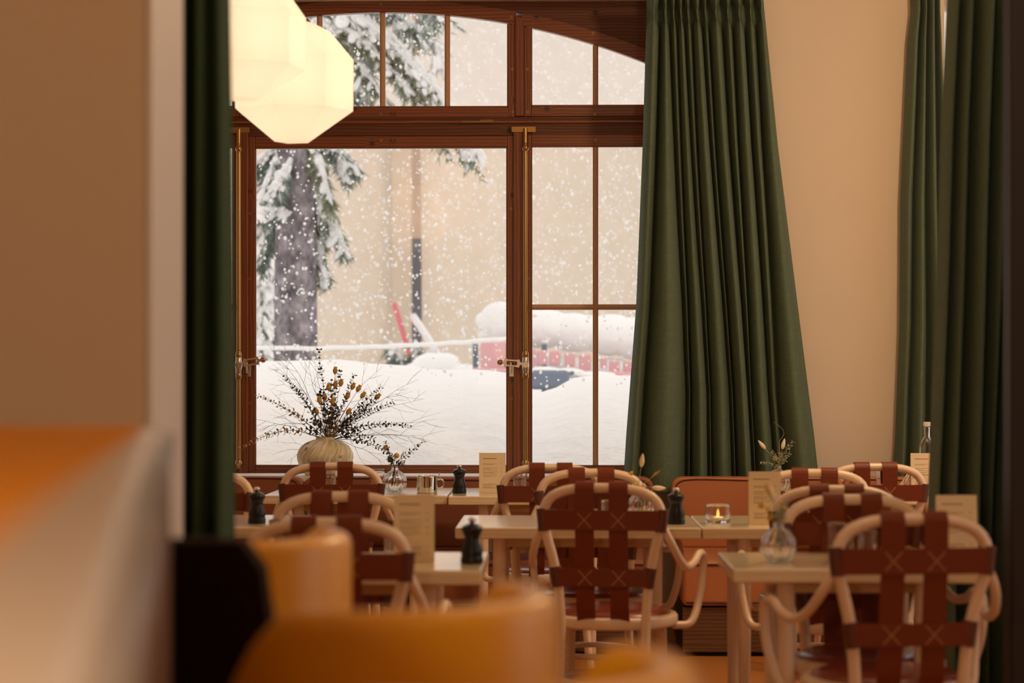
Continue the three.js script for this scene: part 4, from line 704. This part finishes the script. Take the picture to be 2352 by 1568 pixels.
// ------------------------------------------------------------------ outside in the snow
{
  const R = rng(202);
  const X = (px, z) => on(px, 0, z).x, Y = (py, z) => on(1176, py, z).y;
  const ground = box(120, 0.4, 90, 0, -0.2, -ZW - 0.6 - 45, 0); tag(mesh('ground', ground, M.snow), null, null, null, 'structure');
  const CR = 10.2, crest = (x) => { const k = (px) => on(px, 0, CR).x, P = [[k(-900), 842], [k(585), 826], [k(760), 826], [k(900), 838], [k(1000), 851], [k(1100), 850], [k(1165), 858], [k(1226), 905], [k(1275), 890], [k(1330), 864], [k(1400), 858], [k(1480), 862], [k(2200), 850], [k(4000), 850]]; let i = 0; while (i + 2 < P.length && x > P[i + 1][0]) i++; let t = Math.max(0, Math.min(1, (x - P[i][0]) / (P[i + 1][0] - P[i][0]))); t = t * t * (3 - 2 * t); const py = P[i][1] + (P[i + 1][1] - P[i][1]) * t; return EYE + (HORIZON - py) / F * CR * K; };
  const Z0 = 11.5, ZC = CR * K, Z1 = 27;
  const bank = grid(200, 90, (u, v) => {
    const x = -9 + 24 * u, z = Z0 + (Z1 - Z0) * v, c = crest(x), n = 0.1 * (fbm((x + 20) / 60, z / 60, 90, 90, 7, 4) - 0.5);
    const s = z < ZC ? 0.6 + (c - 0.6) * Math.sin((z - Z0) / (ZC - Z0) * Math.PI / 2) : c - 0.055 * Math.min(1, (z - ZC) * 2) - (z > 25.5 ? (z - 25.5) * 1.1 : 0);
    return [x, Math.max(-0.1, s + n * (z < ZC ? 0.5 : z < ZC + 0.3 ? 0.1 : 0.3)), -z, x, z];
  });
  tag(mesh('snow_bank', bank, M.snow), 'deep fresh snow bank heaped outside below the window panes', 'snow', null, 'stuff');
  // house across the yard
  const ZF2 = 26, zfm = ZF2 * K, fa = thing('building', 'beige plastered house wall across the snowy yard', 'building', [2, 0, -zfm]);
  const yS = Y(292, ZF2);
  mesh('wall', uvm(new THREE.BoxGeometry(80, yS, 0.6).translate(0, yS / 2, -0.3), 'x'), M.facade, fa); mesh('upper_wall', uvm(new THREE.BoxGeometry(80, 5, 0.55).translate(0, yS + 2.5, -0.32), 'x'), M.facadePale, fa); mesh('string_course', new THREE.BoxGeometry(80, 0.14, 0.7).translate(0, yS, -0.27), M.facadePale, fa);
  { const xa = X(905, ZF2) - 2, xb = X(948, ZF2) - 2; mesh('pilaster', uvm(new THREE.BoxGeometry(xb - xa, yS - 0.1, 0.4).translate((xa + xb) / 2, (yS - 0.1) / 2, 0.18), 'y'), M.pilaster, fa); }
  mesh('roof', box(81, 0.35, 3, 0, yS + 5.2, 0.3, 0.05), M.snow, fa);
  { const q = on(951, 425, ZF2), l = thing('added_lantern', 'added lantern making the warm glow on the beige house, past the slim trunk', 'lamp', [q.x, q.y, -zfm + 0.12]);  // lantern added only to cast the orange glow on the wall
    mesh('lantern_glass', new RoundedBoxGeometry(0.1, 0.24, 0.12, 2, 0.02).translate(0, 0, 0.1), M.lantern, l); mesh('lantern_arm', box(0.03, 0.03, 0.16, 0, 0.14, 0, 0.004), M.black, l);
    const p = new THREE.PointLight(new THREE.Color().setRGB(1, 0.5, 0.16), 1.1); p.position.set(0.3, -0.1, 1.3); p.shadow.radius = 4; p.castShadow = true; p.name = 'glow_light'; l.add(p); }
  // big spruce
  const zt = 13, tree = thing('spruce_tree', 'big snowy spruce with thick grey trunk outside the left of the window', 'tree', [0, 0, 0]);
  const P = (px, py, z) => on(px, py, z);
  const trunkG = taper([V(X(678, zt), 0.9, -zt * K), P(679, 780, zt), P(680, 340, zt), P(682, -200, zt), P(684, -900, zt)], 0.205, 0.14, 60, 32), tp = trunkG.attributes.position;
  for (let i = 0; i < tp.count; i++) { const a = (i % 33) / 32, y = Math.floor(i / 33) / 60, k = 0.035 * (fbm(a % 1, y, 9, 30, 13, 3) - 0.5); tp.setX(i, tp.getX(i) + Math.cos(a * 6.283) * k); tp.setZ(i, tp.getZ(i) + Math.sin(a * 6.283) * k); }
  trunkG.computeVertexNormals(); const uvt = trunkG.attributes.uv; for (let i = 0; i < uvt.count; i++) uvt.setXY(i, uvt.getY(i) * 1.0, uvt.getX(i) * 7);
  mesh('trunk', trunkG, M.bark, tree);
  function bough(parent, a, b, sag, dense, spread, warm, snowAmt = 1) {
    const pts = []; for (let i = 0; i <= 6; i++) { const t = i / 6, p = a.clone().lerp(b, t); p.y += Math.sin(Math.PI * t) * sag; pts.push(p); }
    const c = new THREE.CatmullRomCurve3(pts), br = mesh('branch', taper(pts, 0.02, 0.006, 12, 5), M.barkThin, parent), N = [], S = [];
    for (let i = 0; i < dense; i++) {
      const t = 0.08 + 0.92 * R(), p = c.getPoint(t), tg = c.getTangent(t), d = V(R() - 0.5, -0.25 - 0.9 * R(), R() - 0.5).normalize().addScaledVector(tg, 0.5).normalize(), l = spread * (0.4 + 1.0 * R());
      const e = p.clone().addScaledVector(d, l);
      for (let k = 0; k < 9; k++) { const q = p.clone().lerp(e, k / 9), dd = d.clone().add(V((R() - 0.5) * 1.6, (R() - 0.5) * 0.9, (R() - 0.5) * 1.6)).normalize(), l2 = 0.05 + 0.06 * R(), o = dd.clone().cross(V(R() - 0.5, R() - 0.5, R() - 0.5)).normalize().multiplyScalar(0.009), tip = q.clone().addScaledVector(dd, l2); N.push(q.x - o.x, q.y - o.y, q.z - o.z, q.x + o.x, q.y + o.y, q.z + o.z, tip.x, tip.y, tip.z); }
      if (R() < 0.3 * snowAmt) { const s = new THREE.IcosahedronGeometry(1, 1), q = 0.012 + 0.026 * R() * R() + 0.004 * snowAmt; s.scale(q * (1 + R()), q * 0.7, q * (1.6 + 1.4 * R())); s.lookAt(d); const m = p.clone().lerp(e, R() * 0.8); s.translate(m.x, m.y + 0.012, m.z + 0.02); S.push(s); }
    }
    const g = new THREE.BufferGeometry(); g.setAttribute('position', new THREE.Float32BufferAttribute(N, 3)); g.computeVertexNormals(); const nm = mesh('needles', g, warm ? M.needleWarm : M.needle, br); nm.userData.kind = 'stuff';
    const ns = Math.round(9 * snowAmt * a.distanceTo(b) / 0.5); for (let i = 0; i < ns; i++) { const t = R(), p = c.getPoint(t), s = new THREE.IcosahedronGeometry(1, 1), q = 0.016 + 0.022 * R(); s.scale(q * 2.6, q * 0.8, q * 1.2); s.rotateZ(Math.atan2(b.y - a.y, b.x - a.x) + (R() - 0.5) * 0.5); s.translate(p.x, p.y + 0.02, p.z + 0.02); S.push(s); }
    if (S.length) { const sm = mesh('snow_load', S, M.snow, br); sm.userData.kind = 'stuff'; }
  }
  const pt = (px, py, dz = 0) => on(px, py, zt + dz * 0.7);
  for (const [a, b, sag, n, sp, wm, sn] of [
    [[672, 240], [610, 420], 0.06, 170, 0.17, 0, 1], [[672, 300], [596, 470], 0.05, 170, 0.16, 0, 1.2], [[668, 380], [590, 520], 0.06, 150, 0.15, 0, 2.2], [[665, 440], [600, 610], 0.06, 150, 0.15, 0, 0.5], [[665, 330], [570, 400], 0.05, 150, 0.15, 0, 0.8], [[662, 500], [580, 500], 0.05, 60, 0.06, 0, 3],
    [[690, 200], [800, 400], 0.1, 240, 0.16, 0, 1.4], [[692, 260], [760, 470], 0.07, 230, 0.16, 1, 0.7], [[695, 330], [745, 560], 0.05, 230, 0.14, 1, 0.6], [[697, 420], [790, 570], 0.08, 200, 0.13, 0, 1.5], [[697, 470], [748, 640], 0.04, 190, 0.12, 0, 1.1], [[692, 320], [815, 380], 0.08, 170, 0.15, 0, 1.4],
    [[690, 60], [860, 130], 0.1, 220, 0.18, 0, 1.6], [[690, 0], [880, 230], 0.12, 240, 0.2, 1, 1.5], [[690, -60], [960, 70], 0.12, 260, 0.22, 0, 1.6], [[690, -20], [990, 200], 0.14, 260, 0.2, 1, 1.8], [[690, 90], [840, 230], 0.08, 220, 0.18, 0, 1.6], [[690, -150], [1010, 30], 0.1, 240, 0.24, 0, 1.5], [[685, 100], [560, 240], 0.1, 220, 0.2, 0, 1.2], [[690, 120], [790, 250], 0.08, 200, 0.18, 0, 1.4],
    [[690, 60], [1090, 375], 0.35, 200, 0.15, 1, 1.4], [[690, 40], [1030, 350], 0.3, 170, 0.14, 1, 0.9], [[690, 0], [1112, 370], 0.35, 120, 0.12, 0, 3],
  ]) bough(tree, pt(...a, (R() - 0.5) * 0.5), pt(...b, (R() - 0.5) * 0.8 - 0.2), sag, n, sp, wm, sn);
  const fir = thing('fir_tree', 'pale snow covered fir behind the thick trunk at the left border', 'tree', [0, 0, 0]);
  { const z = 17.5; mesh('trunk', taper([V(X(604, z), 0.9, -z * K), P(604, 560, z)], 0.1, 0.03, 8, 8), M.barkThin, fir); for (let i = 0; i < 11; i++) { const y = 570 + i * 24; bough(fir, on(604, y, z), on(i % 2 ? 642 : 566, y + 34, z), 0.03, 80, 0.2, 0, 4); } }
  const slim = thing('slim_tree', 'slim dark bare trunk in the middle of the window view', 'tree', [0, 0, 0]);
  { const z = 17; mesh('trunk', taper([V(X(958, z), 0.9, -z * K), P(957.5, 700, z), P(957, 548, z)], 0.064, 0.058, 14, 10), M.barkThin, slim); mesh('upper_trunk', taper([P(957, 550, z), P(955, 100, z), P(955, -300, z)], 0.056, 0.04, 18, 10), M.barkTan, slim, 'pale reddish upper trunk'); bough(slim, on(956, 30, z), on(1010, 130, z), 0.1, 60, 0.25, 1, 2); }
  const zp = 15.6, pole = thing('marker_pole', 'leaning red pole in front of the beige house', 'pole', [0, 0, 0]); mesh('pole', tube([on(906, 700, zp), on(920, 745, zp), on(934, 792, zp), on(952, 852, zp)], 0.03, 12, 8), M.redPaint, pole);
  const beam = thing('snowy_beam', 'slanting snow covered beam right of the leaning red pole', 'beam', [0, 0, 0]); mesh('beam', tube([on(950, 728, zp), on(975, 765, zp), on(1003, 812, zp), on(1032, 862, zp)], 0.042, 12, 8), M.snow, beam);
  const rope = thing('rope', 'snow laden rope stretched across the yard behind the snow bank', 'rope', [0, 0, 0]);
  { const z = 12, pts = [[470, 796], [620, 799], [760, 799], [900, 795], [1020, 789], [1170, 776], [1192, 774]].map(([a, b]) => on(a, b, z)), g = tube(pts, 0.019, 120, 8), p = g.attributes.position; for (let i = 0; i < p.count; i++) p.setY(i, p.getY(i) + 0.012 * (pn(p.getX(i) * 9 + 40, 1, 997, 7, 3) - 0.5)); mesh('snowy_rope', g, M.snow, rope); for (const px of [470, 1192]) { const q = on(px, 770, z); mesh('rope_post', box(0.05, q.y - 0.9, 0.05, q.x, (q.y + 0.9) / 2, q.z - 0.03, 0.008), M.barkThin, rope); } }
  const lump = (list, zz) => list.map(([px, py, r, sx, syy]) => { const s = mergeVertices(new THREE.IcosahedronGeometry(r, 12).deleteAttribute('uv').deleteAttribute('normal')), p0 = on(px, py, zz), p = s.attributes.position; for (let i = 0; i < p.count; i++) { const k = 1 + 0.22 * (fbm((p.getX(i) / r + 2) / 4, (p.getY(i) / r + p.getZ(i) / r + 4) / 8, 6, 6, Math.round(px), 3) - 0.5); p.setXYZ(i, p.getX(i) * k * sx, p.getY(i) * k * syy, p.getZ(i) * k); } s.computeVertexNormals(); s.translate(p0.x, p0.y, p0.z); return s; });
  const mound = thing('snow_mound', 'lumpy snow mound at the foot of the slanting beam', 'snow', [0, 0, 0]); mesh('snow_lump', lump([[985, 842, 0.14, 1.3, 1.0], [1020, 838, 0.13, 1.3, 1.0], [960, 852, 0.13, 1.4, 0.7], [1060, 852, 0.12, 2, 0.6]], 15), M.snow, mound);
  const shrub = thing('shrub', 'dark snowy shrub behind the snow bank below the red pole', 'shrub', [0, 0, 0]); for (const [a, b] of [[[940, 866], [900, 796]], [[950, 866], [955, 786]], [[960, 866], [1000, 812]], [[930, 866], [912, 826]]]) bough(shrub, on(...a, 15.2), on(...b, 15.2), 0.02, 70, 0.12, 0, 0.8);
  // red barrier under a heavy cap of snow
  const zb = 13.5, bar = thing('barrier_fence', 'red board barrier buried under a thick drift of snow', 'fence', [0, 0, 0]);
  for (const [a, b, y0, y1] of [[1104, 1162, 786, 846], [1186, 1230, 800, 846], [1234, 1257, 804, 838], [1262, 1287, 806, 838], [1297, 1321, 810, 842], [1330, 1357, 814, 850], [1379, 1394, 822, 846], [1399, 1423, 828, 856], [1431, 1460, 830, 862], [1470, 1500, 832, 866]]) { const p = on((a + b) / 2, (y0 + y1) / 2, zb), w = (b - a) / F * zb * K, h = (y1 - y0) / F * zb * K; mesh('board', box(w, h, 0.05, p.x, p.y, p.z, 0.014), M.redHazy, bar); }
  mesh('lower_rail', [tube([on(1090, 850, zb - 0.15), on(1230, 853, zb - 0.15), on(1340, 855, zb - 0.15), on(1500, 864, zb - 0.15)], 0.024, 20, 8)], M.redHazy, bar);
  for (const x of [1092, 1166, 1250]) { const p = on(x, 790, zb + 0.1); mesh('post', box(0.05, p.y - 0.9, 0.05, p.x, (p.y + 0.9) / 2, p.z, 0.008), M.blueGrey, bar); }
  const cap = thing('snow_drift', 'thick white drift of snow lying on the red barrier', 'snow', [0, 0, 0]);
  mesh('snow_lump', lump([[1150, 735, 0.2, 1.0, 0.95], [1190, 745, 0.27, 1.1, 0.85], [1250, 755, 0.24, 1.3, 0.8], [1320, 762, 0.22, 1.5, 0.85], [1400, 770, 0.22, 1.4, 0.9], [1470, 776, 0.24, 1.4, 0.9], [1560, 775, 0.3, 1.4, 0.9], [1130, 770, 0.1, 1.3, 0.6], [1113, 735, 0.1, 0.9, 0.8], [1215, 835, 0.15, 1.5, 0.7], [1310, 842, 0.15, 1.6, 0.7], [1400, 850, 0.16, 1.6, 0.7], [1490, 856, 0.17, 1.6, 0.7]], 13.75), M.snow, cap);
  mesh('snow_ledge', lump([[1180, 862, 0.06, 3, 0.5], [1250, 850, 0.06, 2.4, 0.6], [1300, 854, 0.07, 2.4, 0.55], [1370, 861, 0.07, 2.6, 0.5], [1440, 871, 0.08, 2.4, 0.5]], 13.3), M.snow, cap);
  const trough = thing('sledge', 'dark blue grey sledge half buried beneath the red barrier', 'sledge', [0, 0, 0]); { const p = on(1262, 872, 11.9); mesh('sledge_body', box(0.34, 0.16, 0.25, p.x, p.y, p.z, 0.04), M.blueGrey, trough); const q = on(1250, 862, 12.2); mesh('runner', tube([[q.x - 0.2, q.y - 0.1, q.z], [q.x, q.y - 0.05, q.z], [q.x + 0.24, q.y + 0.02, q.z]], 0.02, 12, 6), M.blueGrey, trough); }
  // falling flakes
  const NF = 12500, fl = new THREE.InstancedMesh(new THREE.IcosahedronGeometry(1, 1), M.flake, NF), m4 = new THREE.Matrix4(), qn = new THREE.Quaternion(), eu = new THREE.Euler();
  for (let i = 0; i < NF; i++) { const z = 9.3 + 12 * Math.pow(R(), 1.7), x0 = X(150, z), x1 = X(1650, z), s = (0.0042 + 0.0085 * R() * R()) * (0.55 + z * 0.05); eu.set(R() * 6, R() * 6, 0.4); m4.compose(V(x0 + (x1 - x0) * R(), 0.2 + (EYE + 900 / F * z * K) * R(), -z * K), qn.setFromEuler(eu), V(s * (0.8 + 0.5 * R()), s * (0.9 + 0.9 * R()), s)); fl.setMatrixAt(i, m4); }
  fl.name = 'falling_snow'; fl.castShadow = fl.receiveShadow = true; scene.add(fl); tag(fl, 'white snowflakes falling thickly outside the window', 'snow', null, 'stuff');
}

renderer.render(scene, camera);
